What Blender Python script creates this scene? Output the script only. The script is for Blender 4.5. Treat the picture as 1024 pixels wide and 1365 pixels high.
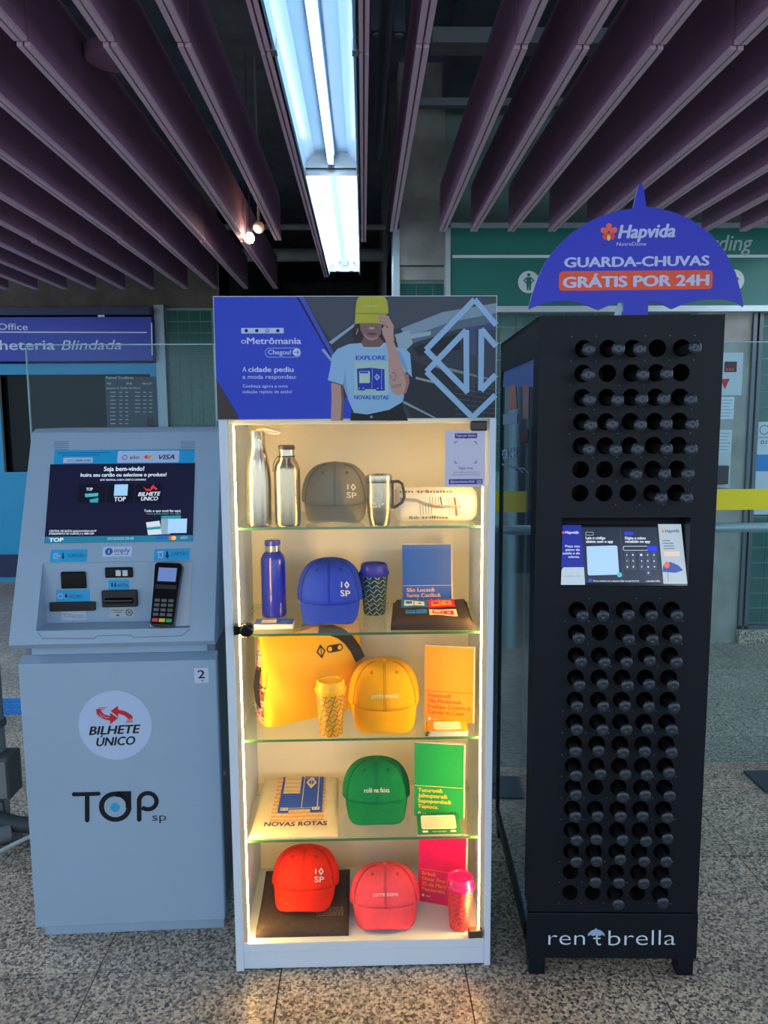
import bpy, math, random
from mathutils import Matrix, Vector, Euler
from mathutils.bvhtree import BVHTree
random.seed(7)
for _o in list(bpy.data.objects): bpy.data.objects.remove(_o)
SC = bpy.context.scene
COL = SC.collection

# ------------------------------------------------------------------ camera
FPX, PITCH, YAW, ROLL, EYE = 1031.37, math.radians(7.068), math.radians(1.4607), math.radians(-.3754), 1.57
FW = Vector((math.sin(YAW)*math.cos(PITCH), math.cos(YAW)*math.cos(PITCH), -math.sin(PITCH)))
RT0 = Vector((math.cos(YAW), -math.sin(YAW), 0)); UP0 = RT0.cross(FW)
RT = math.cos(ROLL)*RT0 + math.sin(ROLL)*UP0
UP = -math.sin(ROLL)*RT0 + math.cos(ROLL)*UP0
cam_d = bpy.data.cameras.new('camera'); cam = bpy.data.objects.new('camera', cam_d); COL.objects.link(cam)
M = Matrix((RT, UP, -FW)).transposed().to_4x4(); M.translation = (0, 0, EYE)
cam.matrix_world = M
cam_d.sensor_fit = 'HORIZONTAL'; cam_d.sensor_width = 36; cam_d.lens = FPX/1024*36
cam_d.clip_start = .05; cam_d.clip_end = 100
SC.camera = cam
# ------------------------------------------------------------------ world, exposure
w = bpy.data.worlds.new('world'); SC.world = w; w.use_nodes = True
w.node_tree.nodes['Background'].inputs[0].default_value = (.74, .85, 1, 1)
w.node_tree.nodes['Background'].inputs[1].default_value = 1.25
SC.view_settings.view_transform = 'Standard'; SC.view_settings.look = 'None'
SC.view_settings.gamma = 1; SC.view_settings.use_curve_mapping = False
SC.view_settings.exposure = 0.45
TUBE_NEAR, TUBE_FAR, TUBE_FILL = 8.0, 13.0, 36.0   # fluorescent tubes; last value drives the added, unseen fill fittings
LED_POWER = 84.0        # warm strips in the showcase

# ------------------------------------------------------------------ measuring helpers (photo frame 1024x1365)
def ray(px, py): return FW + RT*((px-512)/FPX) - UP*((py-682.5)/FPX)
EYEP = Vector((0, 0, EYE))
def at_y(px, py, Y): r = ray(px, py); return EYEP + r*(Y/r.y)
def at_z(px, py, Z): r = ray(px, py); return EYEP + r*((Z-EYE)/r.z)
def at_x(px, py, X): r = ray(px, py); return EYEP + r*(X/r.x)
class Plane:
    """a flat surface: origin, axis along its width, axis up it; N points off its face"""
    def __init__(s, O, U, V): s.O, s.U, s.V = Vector(O), Vector(U).normalized(), Vector(V).normalized(); s.N = s.U.cross(s.V)
    def uv(s, px, py):
        r = ray(px, py); k = (s.O-EYEP).dot(s.N)/r.dot(s.N); P = EYEP+r*k-s.O
        return (P.dot(s.U), P.dot(s.V))
    def mpp(s, px, py):
        r = ray(px, py); k = (s.O-EYEP).dot(s.N)/r.dot(s.N)
        return k/FPX
    def mat(s):
        m = Matrix((s.U, s.V, s.N)).transposed().to_4x4(); m.translation = s.O; return m
def crop(x0, y0, x1, W=1024):                     # reader for a magnified part of the photograph
    k = (x1-x0)/W
    return lambda x, y: (x0+k*x, y0+k*y)

# ------------------------------------------------------------------ materials
def lin(c): return tuple(((v/255)/12.92 if v/255 <= .04045 else ((v/255+.055)/1.055)**2.4) for v in c)
MATS = {}
def mat(name, rgb, rough=.5, metal=0, emit=0, ecol=None, noise=0, nscale=30, bump=0, bscale=80, coat=0, spec=.5):
    if name in MATS: return MATS[name]
    m = bpy.data.materials.new(name); m.use_nodes = True; nt = m.node_tree; b = nt.nodes['Principled BSDF']
    c = lin(rgb); b.inputs['Base Color'].default_value = (*c, 1)
    b.inputs['Roughness'].default_value = rough; b.inputs['Metallic'].default_value = metal
    b.inputs['Specular IOR Level'].default_value = spec
    if coat: b.inputs['Coat Weight'].default_value = coat; b.inputs['Coat Roughness'].default_value = .05
    if emit: b.inputs['Emission Color'].default_value = (*(lin(ecol) if ecol else c), 1); b.inputs['Emission Strength'].default_value = emit
    tc = None
    if noise or bump:
        tc = nt.nodes.new('ShaderNodeTexCoord')
    if noise:
        n = nt.nodes.new('ShaderNodeTexNoise'); n.inputs['Scale'].default_value = nscale; n.inputs['Detail'].default_value = 4
        nt.links.new(tc.outputs['Object'], n.inputs['Vector'])
        mr = nt.nodes.new('ShaderNodeMapRange'); mr.inputs[1].default_value = .3; mr.inputs[2].default_value = .7
        mr.inputs[3].default_value = 1-noise; mr.inputs[4].default_value = 1+noise
        nt.links.new(n.outputs['Fac'], mr.inputs[0])
        mx = nt.nodes.new('ShaderNodeVectorMath'); mx.operation = 'SCALE'; mx.inputs[0].default_value = c
        nt.links.new(mr.outputs[0], mx.inputs['Scale']); nt.links.new(mx.outputs[0], b.inputs['Base Color'])
    if bump:
        n = nt.nodes.new('ShaderNodeTexNoise'); n.inputs['Scale'].default_value = bscale; n.inputs['Detail'].default_value = 3
        nt.links.new(tc.outputs['Object'], n.inputs['Vector'])
        bp = nt.nodes.new('ShaderNodeBump'); bp.inputs['Strength'].default_value = bump; bp.inputs['Distance'].default_value = .002
        nt.links.new(n.outputs['Fac'], bp.inputs['Height']); nt.links.new(bp.outputs[0], b.inputs['Normal'])
    MATS[name] = m; return m
def glass_mat(name, tint=(1, 1, 1), ior=1.45, haze=0, hazecol=(255, 255, 255)):
    if name in MATS: return MATS[name]
    m = bpy.data.materials.new(name); m.use_nodes = True; nt = m.node_tree; nt.nodes.clear()
    o = nt.nodes.new('ShaderNodeOutputMaterial'); t = nt.nodes.new('ShaderNodeBsdfTransparent'); t.inputs[0].default_value = (*tint, 1)
    g = nt.nodes.new('ShaderNodeBsdfGlossy'); g.inputs['Roughness'].default_value = .01
    fr = nt.nodes.new('ShaderNodeFresnel'); fr.inputs[0].default_value = ior
    mx = nt.nodes.new('ShaderNodeMixShader'); geo = nt.nodes.new('ShaderNodeNewGeometry')   # a pane mirrors on its outer faces only
    sub = nt.nodes.new('ShaderNodeMath'); sub.operation = 'SUBTRACT'; sub.inputs[0].default_value = 1; nt.links.new(geo.outputs['Backfacing'], sub.inputs[1])
    mu = nt.nodes.new('ShaderNodeMath'); mu.operation = 'MULTIPLY'; nt.links.new(fr.outputs[0], mu.inputs[0]); nt.links.new(sub.outputs[0], mu.inputs[1]); nt.links.new(mu.outputs[0], mx.inputs[0])
    src = t
    if haze:
        d = nt.nodes.new('ShaderNodeBsdfDiffuse'); d.inputs[0].default_value = (*lin(hazecol), 1)
        m2 = nt.nodes.new('ShaderNodeMixShader'); m2.inputs[0].default_value = haze
        nt.links.new(t.outputs[0], m2.inputs[1]); nt.links.new(d.outputs[0], m2.inputs[2]); src = m2
    nt.links.new(src.outputs[0], mx.inputs[1]); nt.links.new(g.outputs[0], mx.inputs[2]); nt.links.new(mx.outputs[0], o.inputs[0])
    MATS[name] = m; return m
def emit_mat(name, col, strength):
    if name in MATS: return MATS[name]
    m = bpy.data.materials.new(name); m.use_nodes = True; nt = m.node_tree; nt.nodes.clear()
    o = nt.nodes.new('ShaderNodeOutputMaterial'); e = nt.nodes.new('ShaderNodeEmission')
    e.inputs[0].default_value = (*col, 1); e.inputs[1].default_value = strength
    nt.links.new(e.outputs[0], o.inputs[0]); MATS[name] = m; return m
def ink(r, g, b): return mat('ink_%d_%d_%d' % (r, g, b), (r, g, b), .55, spec=.25)
def glow(r, g, b, k=.55):
    return mat('screen_%d_%d_%d' % (r, g, b), (r*.3, g*.3, b*.3), .25, emit=k, ecol=(r, g, b))
def granite():
    m = bpy.data.materials.new('granite'); m.use_nodes = True; nt = m.node_tree; b = nt.nodes['Principled BSDF']; L = nt.links.new
    geo = nt.nodes.new('ShaderNodeNewGeometry'); oi = nt.nodes.new('ShaderNodeObjectInfo')
    v = nt.nodes.new('ShaderNodeTexVoronoi'); v.inputs['Scale'].default_value = 150; L(geo.outputs['Position'], v.inputs['Vector'])
    n = nt.nodes.new('ShaderNodeTexNoise'); n.inputs['Scale'].default_value = 80; n.inputs['Detail'].default_value = 5; L(geo.outputs['Position'], n.inputs['Vector'])
    n2 = nt.nodes.new('ShaderNodeTexNoise'); n2.inputs['Scale'].default_value = 1.7; n2.inputs['Detail'].default_value = 3; L(geo.outputs['Position'], n2.inputs['Vector'])
    sep = nt.nodes.new('ShaderNodeSeparateColor'); L(v.outputs['Color'], sep.inputs[0])
    a = nt.nodes.new('ShaderNodeMath'); a.operation = 'ADD'; L(sep.outputs[0], a.inputs[0]); L(n.outputs['Fac'], a.inputs[1])
    r = nt.nodes.new('ShaderNodeValToRGB'); L(a.outputs[0], r.inputs[0])
    h = nt.nodes.new('ShaderNodeMath'); h.operation = 'MULTIPLY'; h.inputs[1].default_value = .5; L(a.outputs[0], h.inputs[0]); L(h.outputs[0], r.inputs[0])
    e = r.color_ramp.elements; e[0].position = .26; e[0].color = (*lin((66, 64, 62)), 1); e[1].position = .80; e[1].color = (*lin((214, 202, 184)), 1)
    for p, c in ((.36, (112, 107, 100)), (.47, (150, 140, 126)), (.62, (188, 174, 154))):
        q = r.color_ramp.elements.new(p); q.color = (*lin(c), 1)
    mr = nt.nodes.new('ShaderNodeMapRange'); mr.inputs[3].default_value = .84; mr.inputs[4].default_value = 1.1; L(oi.outputs['Random'], mr.inputs[0])
    mr2 = nt.nodes.new('ShaderNodeMapRange'); mr2.inputs[1].default_value = .3; mr2.inputs[2].default_value = .7; mr2.inputs[3].default_value = .85; mr2.inputs[4].default_value = 1.12; L(n2.outputs['Fac'], mr2.inputs[0])
    mm = nt.nodes.new('ShaderNodeMath'); mm.operation = 'MULTIPLY'; L(mr.outputs[0], mm.inputs[0]); L(mr2.outputs[0], mm.inputs[1])
    sc = nt.nodes.new('ShaderNodeVectorMath'); sc.operation = 'SCALE'; L(r.outputs[0], sc.inputs[0]); L(mm.outputs[0], sc.inputs['Scale'])
    L(sc.outputs[0], b.inputs['Base Color']); b.inputs['Roughness'].default_value = .32
    return m
def concrete(name, rgb, rough=.85):
    return mat(name, rgb, rough, noise=.22, nscale=6, bump=.25, bscale=60)

# ------------------------------------------------------------------ scene objects
WM = {}
def tag(o, label=None, cat=None, group=None, kind=None):
    if label: o['label'] = label
    if cat: o['category'] = cat
    if group: o['group'] = group
    if kind: o['kind'] = kind
    return o
def link(o, parent, M):
    COL.objects.link(o)
    if parent is not None:
        o.parent = parent; o.matrix_basis = WM[parent.name].inverted() @ M
    else: o.matrix_world = M
    WM[o.name] = M.copy(); return o
I4 = Matrix.Identity(4)
def T(x, y=None, z=None):
    return Matrix.Translation(Vector(x) if y is None else Vector((x, y, z)))
def RZ(d): return Matrix.Rotation(math.radians(d), 4, 'Z')
def RX(d): return Matrix.Rotation(math.radians(d), 4, 'X')
def RY(d): return Matrix.Rotation(math.radians(d), 4, 'Y')
def thing(name, label, cat, M=I4, group=None):
    o = bpy.data.objects.new(name, None); o.empty_display_size = .05
    link(o, None, M); return tag(o, label, cat, group)
class MB:
    def __init__(s): s.v, s.f, s.m = [], [], []
    def add(s, vs, fs, mi=0):
        k = len(s.v); s.v += [tuple(p) for p in vs]; s.f += [tuple(i+k for i in f) for f in fs]; s.m += [mi]*len(fs); return s
    def box(s, x0, x1, y0, y1, z0, z1, mi=0, M=None):
        p = [Vector((x, y, z)) for z in (z0, z1) for y in (y0, y1) for x in (x0, x1)]
        if M: p = [M @ q for q in p]
        return s.add(p, [(0, 2, 3, 1), (4, 5, 7, 6), (0, 1, 5, 4), (2, 6, 7, 3), (0, 4, 6, 2), (1, 3, 7, 5)], mi)
    def prism(s, pts, vec, mi=0, side=None):
        n = len(pts); vec = Vector(vec); a = [Vector(p) for p in pts]; b = [p+vec for p in a]
        s.add(a+b, [tuple(range(n-1, -1, -1)), tuple(range(n, 2*n))], mi)
        k = len(s.v)-2*n; fs = [(k+i, k+(i+1) % n, k+n+(i+1) % n, k+n+i) for i in range(n)]
        s.f += fs; s.m += [mi if side is None else side]*n; return s
    def lathe(s, prof, n=32, M=None, mi=0, cap0=True, cap1=True):
        vs = []; fs = []
        for (r, z) in prof:
            for i in range(n):
                a = 2*math.pi*i/n; p = Vector((r*math.sin(a), -r*math.cos(a), z)); vs.append(M @ p if M else p)
        for j in range(len(prof)-1):
            for i in range(n): fs.append((j*n+i, j*n+(i+1) % n, (j+1)*n+(i+1) % n, (j+1)*n+i))
        if cap0: fs.append(tuple(range(n-1, -1, -1)))
        if cap1: fs.append(tuple((len(prof)-1)*n+i for i in range(n)))
        return s.add(vs, fs, mi)
    def tube(s, pts, r, n=8, mi=0, M=None, closed=False):
        pts = [Vector(p) for p in pts]; vs = []; fs = []; m = len(pts)
        u = None
        for j, p in enumerate(pts):
            d = ((pts[(j+1) % m] if closed or j < m-1 else p)-(pts[j-1] if closed or j > 0 else p)).normalized()
            if u is None: u = d.orthogonal().normalized()
            u = (u-d*u.dot(d)).normalized(); w_ = d.cross(u)
            rr = r[j] if isinstance(r, (list, tuple)) else r
            for i in range(n):
                a = 2*math.pi*i/n; q = p+(u*math.cos(a)+w_*math.sin(a))*rr; vs.append(M @ q if M else q)
        for j in range(m if closed else m-1):
            for i in range(n): fs.append((j*n+i, j*n+(i+1) % n, ((j+1) % m)*n+(i+1) % n, ((j+1) % m)*n+i))
        if not closed: fs += [tuple(range(n-1, -1, -1)), tuple((m-1)*n+i for i in range(n))]
        return s.add(vs, fs, mi)
    def grid(s, nu, nv, fn, mi=0, wrap=False):
        vs = [fn(i/(nu if wrap else nu-1), j/(nv-1)) for j in range(nv) for i in range(nu)]
        fs = [(j*nu+i, j*nu+(i+1) % nu, (j+1)*nu+(i+1) % nu, (j+1)*nu+i) for j in range(nv-1) for i in range(nu if wrap else nu-1)]
        return s.add(vs, fs, mi)
    def mesh(s, name, mats, smooth=None):
        me = bpy.data.meshes.new(name); me.from_pydata(s.v, [], s.f)
        for m in (mats if isinstance(mats, (list, tuple)) else [mats]): me.materials.append(m)
        if len(me.polygons) == len(s.m): me.polygons.foreach_set('material_index', s.m)
        if smooth is not None:
            me.shade_smooth()
            if smooth < 180: me.set_sharp_from_angle(angle=math.radians(smooth))
        me.update(); return me
    def build(s, name, mats, parent=None, M=I4, smooth=None, bevel=0, solid=0, subsurf=0, seg=2):
        o = bpy.data.objects.new(name, s.mesh(name, mats, smooth)); link(o, parent, M)
        if solid:
            d = o.modifiers.new('thickness', 'SOLIDIFY'); d.thickness = solid; d.offset = 0
        if bevel:
            d = o.modifiers.new('edge', 'BEVEL'); d.width = bevel; d.segments = seg; d.limit_method = 'ANGLE'; d.angle_limit = math.radians(40)
        if subsurf:
            d = o.modifiers.new('soft', 'SUBSURF'); d.levels = subsurf; d.render_levels = subsurf
        return o
def copyof(o, parent, M):
    c = o.copy(); return link(c, parent, M)
# flat lettering -----------------------------------------------------
_TXT = {}
def glyphs(text, bold=0, shear=0, space=1, res=3):
    key = (text, bold, shear, space, res)
    if key not in _TXT:
        cu = bpy.data.curves.new('t', 'FONT'); cu.body = text; cu.offset = bold; cu.shear = shear; cu.space_character = space
        cu.resolution_u = res; cu.fill_mode = 'FRONT'; cu.align_x = 'LEFT'
        ob = bpy.data.objects.new('t', cu); COL.objects.link(ob); bpy.context.view_layer.update()
        me = bpy.data.meshes.new_from_object(ob.evaluated_get(bpy.context.evaluated_depsgraph_get()))
        v = [(p.co.x, p.co.y) for p in me.vertices]; f = [tuple(p.vertices) for p in me.polygons]
        bpy.data.objects.remove(ob); bpy.data.curves.remove(cu); bpy.data.meshes.remove(me)
        _TXT[key] = (v, f)
    return _TXT[key]
CAPH = None
class Print:
    """flat printed artwork on a Plane, layers a fraction of a millimetre apart; one mesh with several inks"""
    def __init__(s, plane, step=.00025): s.p = plane; s.mb = MB(); s.mats = []; s.step = step
    def mi(s, m):
        if m not in s.mats: s.mats.append(m)
        return s.mats.index(m)
    def raw(s, pts, faces, m, lay): s.mb.add([(x, y, lay*s.step) for x, y in pts], faces, s.mi(m))
    def uvs(s, pts): return [s.p.uv(*q) for q in pts]
    def poly(s, pts, m, lay=1, px=True):
        q = s.uvs(pts) if px else pts
        a = sum(q[i][0]*q[(i+1) % len(q)][1]-q[(i+1) % len(q)][0]*q[i][1] for i in range(len(q)))
        if a < 0: q = q[::-1]
        s.raw(q, [tuple(range(len(q)))], m, lay)
    def rect(s, x0, y0, x1, y1, m, lay=1, r=0, px=True):
        if px: (x0, y0), (x1, y1) = s.p.uv(x0, y0), s.p.uv(x1, y1)
        x0, x1 = min(x0, x1), max(x0, x1); y0, y1 = min(y0, y1), max(y0, y1)
        if r:
            pts = []
            for cx, cy, a0 in ((x1-r, y0+r, -90), (x1-r, y1-r, 0), (x0+r, y1-r, 90), (x0+r, y0+r, 180)):
                for k in range(5): a = math.radians(a0+22.5*k); pts.append((cx+r*math.cos(a), cy+r*math.sin(a)))
        else: pts = [(x0, y0), (x1, y0), (x1, y1), (x0, y1)]
        s.poly(pts, m, lay, px=False)
    def disc(s, cx, cy, rpx, m, lay=1, n=28, ry=None):
        c = s.p.uv(cx, cy); k = s.p.mpp(cx, cy); r = rpx*k; r2 = (ry or rpx)*k
        s.poly([(c[0]+r*math.cos(2*math.pi*i/n), c[1]+r2*math.sin(2*math.pi*i/n)) for i in range(n)], m, lay, px=False)
    def ring(s, cx, cy, rpx, wpx, m, lay=1, n=32, a0=0, a1=360):
        c = s.p.uv(cx, cy); k = s.p.mpp(cx, cy); pts = []; fs = []
        for i in range(n+1):
            a = math.radians(a0+(a1-a0)*i/n)
            for r in (rpx-wpx/2, rpx+wpx/2): pts.append((c[0]+r*k*math.cos(a), c[1]+r*k*math.sin(a)))
        for i in range(n): fs.append((2*i, 2*i+1, 2*i+3, 2*i+2))
        s.raw(pts, fs, m, lay)
    def line(s, pts, wpx, m, lay=1, cap=False, px=True):
        k = s.p.mpp(*pts[0]) if px else 1; q = s.uvs(pts) if px else pts; w_ = wpx*k/2
        sub = 0
        for a, b in zip(q[:-1], q[1:]):
            sub += .07; lay_ = lay+sub
            d = Vector((b[0]-a[0], b[1]-a[1]))
            if d.length < 1e-7: continue
            d.normalize(); n = Vector((-d.y, d.x))*w_
            s.raw([(a[0]-n.x, a[1]-n.y), (b[0]-n.x, b[1]-n.y), (b[0]+n.x, b[1]+n.y), (a[0]+n.x, a[1]+n.y)], [(0, 1, 2, 3)], m, lay_)
        if cap:
            for a in q: sub += .07; s.poly([(a[0]+w_*math.cos(i*math.pi/6), a[1]+w_*math.sin(i*math.pi/6)) for i in range(12)], m, lay+sub, px=False)
    def text(s, t, a, b, caph, m, lay=2, bold=.012, shear=0, space=1, px=True):
        """lettering between baseline start a and end b, capitals caph high"""
        global CAPH
        if CAPH is None: CAPH = max(y for x, y in glyphs('H')[0])
        k = s.p.mpp(*a) if px else 1
        if px: a, b = s.p.uv(*a), s.p.uv(*b)
        extra = max(0, bold*.9); v, f = glyphs(t, min(bold, 0), shear, space); x0 = min(p[0] for p in v); x1 = max(p[0] for p in v)
        d = Vector((b[0]-a[0], b[1]-a[1])); wd = d.length; d.normalize(); n = Vector((-d.y, d.x)); sx = wd/(x1-x0); sy = caph*k/CAPH
        for c_, (ox, oy) in enumerate(((0, 0), (extra, 0), (-extra, 0), (0, extra*.6), (0, -extra*.6)) if extra else ((0, 0),)):
            s.raw([(a[0]+d.x*(x+ox-x0)*sx+n.x*(y+oy)*sy, a[1]+d.y*(x+ox-x0)*sx+n.y*(y+oy)*sy) for x, y in v], f, m, lay+.08*c_)
    def build(s, name, parent, lift=.0004, label=None):
        M = s.p.mat(); M = M @ T(0, 0, lift)
        o = s.mb.build(name, s.mats, parent, M)
        if label: o['label'] = label
        return o
# ================================================================== THE STATION HALL
def struct(o): o['kind'] = 'structure'; return o
GRAN = granite()
GROUT = mat('floor_grout', (62, 58, 54), .9)
floor = struct(MB().box(-6.5, 6.5, -5, 14, -.12, -.008).build('floor', GROUT))
PX, PY = .525, .51
tm = MB().box(-PX/2+.0016, PX/2-.0016, -PY/2+.0016, PY/2-.0016, -.0095, 0).mesh('floor_tile', GRAN)
for j in range(-6, 11):
    for i in range(-8, 9):
        o = bpy.data.objects.new('floor_tile', tm)
        link(o, floor, T(-.25+(i+.5)*PX, 2.048+(j+.5)*PY, 0))
# blue guide strip on the floor by the ticket office
bs = MB()
for k in range(3): bs.box(-2.6, -1.5, 4.02+.085*k, 4.085+.085*k, .0005, .004)
tag(bs.build('floor_guide_strip', mat('guide_blue', (20, 120, 205), .6)), 'blue ribbed guide strip laid across the granite floor', 'floor strip')

# ---- ceiling slab, baffles, pipes
CEILM = concrete('ceiling_concrete', (104, 116, 134))
ceiling = struct(MB().box(-6.5, 6.5, -5, 14, 3.75, 3.9).build('ceiling', CEILM))
PUR = mat('baffle_purple', (150, 112, 142), .6, noise=.06, nscale=4); LIP = mat('baffle_lip', (204, 172, 190), .45)
DARKM = mat('dark_metal', (30, 32, 36), .5)
def baffle(x, y0, y1, z=2.68, h=.27, t=.017):
    b = MB(); g = .003
    b.prism([(x-t, y0, z+h), (x-t, y0, z+.012), (x+t, y0, z+.012), (x+t, y0, z+h)], (0, y1-y0, 0), 0)
    b.box(x-t-.003, x-g, y0, y1, z, z+.0125, 1); b.box(x+g, x+t+.003, y0, y1, z, z+.0125, 1)
    return b.build('ceiling_baffle', [PUR, LIP], ceiling)
for x in (.191, .492, .681, .91, 1.159, 1.39, 1.625, 1.86, 2.1, 2.34, 2.58, 2.82, 3.4, 3.65):
    baffle(x, -1.2, 2.485, 2.685); baffle(x, 2.505, 4.87)
for x in (-.53, -.753, -1.01, -1.27, -1.53, -1.82, -2.07, -2.32, -2.57, -2.82, -3.07, -3.62):
    baffle(x, -1.2, 2.485, 2.685); baffle(x, 2.505, 5.1)
    if x < -.6: baffle(x, 5.12, 6.95, 2.675)
for x in (-.285, .012):
    baffle(x, -1.2, 2.485, 2.66, .2, .012); baffle(x, 2.505, 5.05 if x > 0 else 6.3, 2.66, .2, .012)
PIPE = mat('pipe_grey', (128, 136, 142), .5, noise=.15, nscale=5); DUCT = mat('duct_dark', (80, 90, 104), .6, noise=.2, nscale=3)
def xpipe(name, y, z, r, x0, x1, m=PIPE, label='', cat='pipe'):
    o = MB().tube([(x0, y, z), (x1, y, z)], r, 10).build(name, m, smooth=60); return tag(o, label, cat)
xpipe('ceiling_pipe', 6.55, 3.1, .025, -3.4, .2, label='thin grey pipe crossing under the dark slab, nearer of two by the lamp')
xpipe('ceiling_pipe', 7.5, 3.07, .06, -3.4, .2, label='thick grey pipe crossing under the dark slab behind the thin one')
tag(MB().box(.3, 3.9, 3.4, 3.52, 3.1, 3.16).build('cable_tray', PIPE), 'grey steel cable tray crossing above the purple baffles by the green sign', 'cable tray')
tag(MB().box(.3, 3.9, 4.45, 4.5, 3.25, 3.29).build('cable_tray', PIPE), 'narrow steel cable tray crossing close to the green sign wall', 'cable tray')
for k in range(3):
    tag(MB().tube([(-1.35+.0*k, 2.1+.5*k, 3.12+.05*k), (-.35, 2.1+.5*k, 3.12+.05*k)], .03, 10).build('ceiling_pipe', PIPE, smooth=60),
        ('short grey pipe crossing between baffles beside the round speaker', 'short grey pipe second from the round speaker', 'short grey pipe third from the round speaker')[k], 'pipe')
tag(MB().tube([(.13, -1, 3.2), (.1, 5.1, 3.2)], .03, 10).build('ceiling_pipe', DUCT, smooth=60), 'dark pipe running along the hall right beside the light fitting', 'pipe')
tag(MB().box(-2.6, -1.6, 1.2, 7.3, 3.25, 3.5).build('air_duct', DUCT), 'long dark sheet-metal duct above the purple baffles', 'duct')
tag(MB().box(.5, 1.3, .5, 5.0, 3.45, 3.7).build('air_duct', DUCT), 'long dark duct above the baffles beside the green sign', 'duct')
cl = MB()
for k in range(26): cl.box(-1.78, -1.5, 2.6+.16*k, 2.66+.16*k, 3.02, 3.06)
cl.box(-1.8, -1.77, 2.5, 6.9, 3.0, 3.08); cl.box(-1.51, -1.48, 2.5, 6.9, 3.0, 3.08)
tag(cl.build('cable_ladder', PIPE), 'grey cable ladder with rungs above the baffles', 'cable ladder')
for k, (px_, py_) in enumerate(((503, 46), (532, 47))):
    P = at_z(px_, py_, 3.42); jb = thing('junction_box', ('grey junction box under the dark slab, nearer the light fitting', 'grey junction box under the dark slab, farther from the light fitting')[k], 'junction box', T(P))
    MB().box(-.03, .03, -.04, .04, 0, .33).build('box_body', DUCT, jb, WM[jb.name], bevel=.004); MB().lathe([(.02, -.008), (.022, -.006), (.022, 0)], 16).build('cover', PIPE, jb, WM[jb.name], smooth=40)
# round speaker and warm bulb between the baffles
P = at_z(122, 64, 2.93)
sp = thing('ceiling_plate', 'round mauve ceiling speaker disc half hidden behind a baffle', 'plate', T(-.88, 2.98, 2.84))  # plain round mauve disc hung among the baffles
MB().lathe([(.098, 0), (.104, .008), (.104, .035), (.09, .05)], 36).build('mauve_disc', PUR, sp, WM[sp.name], smooth=40)
MB().tube([(0, 0, .04), (0, 0, .88)], .01, 8).build('hanger', DUCT, sp, WM[sp.name])
P = at_y(333, 318, 5.0)
lb = thing('bulb_lamp', 'small glowing warm bulb under the grey ceiling pipes', 'lamp', T(P))
MB().lathe([(.003, -.03), (.02, -.024), (.03, 0), (.024, .02), (.013, .035)], 20).build('bulb', emit_mat('bulb_warm', (1, .78, .45), 60), lb, WM[lb.name], smooth=80)
MB().lathe([(.014, .03), (.016, .04), (.016, .075), (.008, .085), (.004, .09), (.004, 3.75-P.z)], 14).build('socket', DUCT, lb, WM[lb.name], smooth=40)
P = at_y(345, 303, 5.06)
gl = thing('globe_fitting', 'small unlit white globe on a ceiling pipe beside the glowing bulb', 'globe', T(P))
MB().lathe([(.004, -.036), (.022, -.03), (.034, -.012), (.034, .012), (.022, .03), (.01, .036)], 20).build('globe', mat('globe_white', (225, 215, 205), .4), gl, WM[gl.name], smooth=80)
MB().tube([(0, 0, .03), (0, 0, 3.75-P.z)], .008, 8).build('stem', PIPE, gl, WM[gl.name])

# ---- fluorescent light fittings
WHT = mat('reflector_white', (150, 190, 222), .3); ALU = mat('aluminium', (176, 184, 190), .35, .8)
TUBES = {k: emit_mat('tube_light_%s' % k, (.84, .94, 1), w_) for k, w_ in (('near', TUBE_NEAR), ('far', TUBE_FAR), ('hall', TUBE_FILL))}  # hall tubes serve only the added fill fittings
def fitting(x0, x1, y0, y1, tubes, label, z=2.665, power='hall'):
    TUBE = TUBES[power]
    th = thing('linear_light', label, 'ceiling light', T((x0+x1)/2, (y0+y1)/2, z)); w_ = x1-x0
    sec = [(x0, z), (x0, z+.13), (x1, z+.13), (x1, z), (x1-.008, z), (x1-.012, z+.05), (x1-.05, z+.095), ((x0+x1)/2+.022, z+.1), ((x0+x1)/2+.018, z+.07), ((x0+x1)/2-.018, z+.07), ((x0+x1)/2-.022, z+.1), (x0+.05, z+.095), (x0+.012, z+.05), (x0+.008, z)]
    b = MB(); n = len(sec); vs = [(x, y0, zz) for x, zz in sec]+[(x, y1, zz) for x, zz in sec]
    fs = [(i, (i+1) % n, n+(i+1) % n, n+i) for i in range(n)]
    b.add(vs, fs); b.m = [1 if i < 3 else 0 for i in range(n)]
    b.add([(x0, y0, z), (x1, y0, z), (x1, y0, z+.13), (x0, y0, z+.13)], [(0, 1, 2, 3)], 1)
    b.add([(x0, y1, z+.03), (x0, y1, z+.13), (x1, y1, z+.13), (x1, y1, z+.03)], [(0, 1, 2, 3)], 1)
    b.build('reflector', [WHT, ALU], th)
    for dx in tubes:
        MB().tube([((x0+x1)/2+dx, y0+.05, z+.045), ((x0+x1)/2+dx, y1-.05, z+.045)], .013, 12).build('tube', TUBE, th, smooth=60)
        for yy in (y0+.03, y1-.05): MB().box((x0+x1)/2+dx-.012, (x0+x1)/2+dx+.012, yy, yy+.022, z+.03, z+.075).build('tube_holder', ALU, th)
    for yy in (y0+.4, y1-.4): MB().tube([((x0+x1)/2, yy, z+.13), ((x0+x1)/2, yy, 3.75)], .006, 6).build('suspension_rod', ALU, th)
    for s_ in (x0-.006, x1-.012):
        if y0 < 2.5 < y1 and power == 'near': MB().box(s_, s_+.018, 2.48, 2.52, z-.004, z+.03).build('clip', ALU, th)
    return th
fitting(-.262, -.012, -2.4, 3.70, (0,), 'long fluorescent fitting with one bare tube running above the showcase', power='near')
fitting(-.262, -.012, 3.72, 6.25, (-.055, .055), 'bright twin-tube fluorescent fitting at the far end of the light row', power='far')
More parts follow.
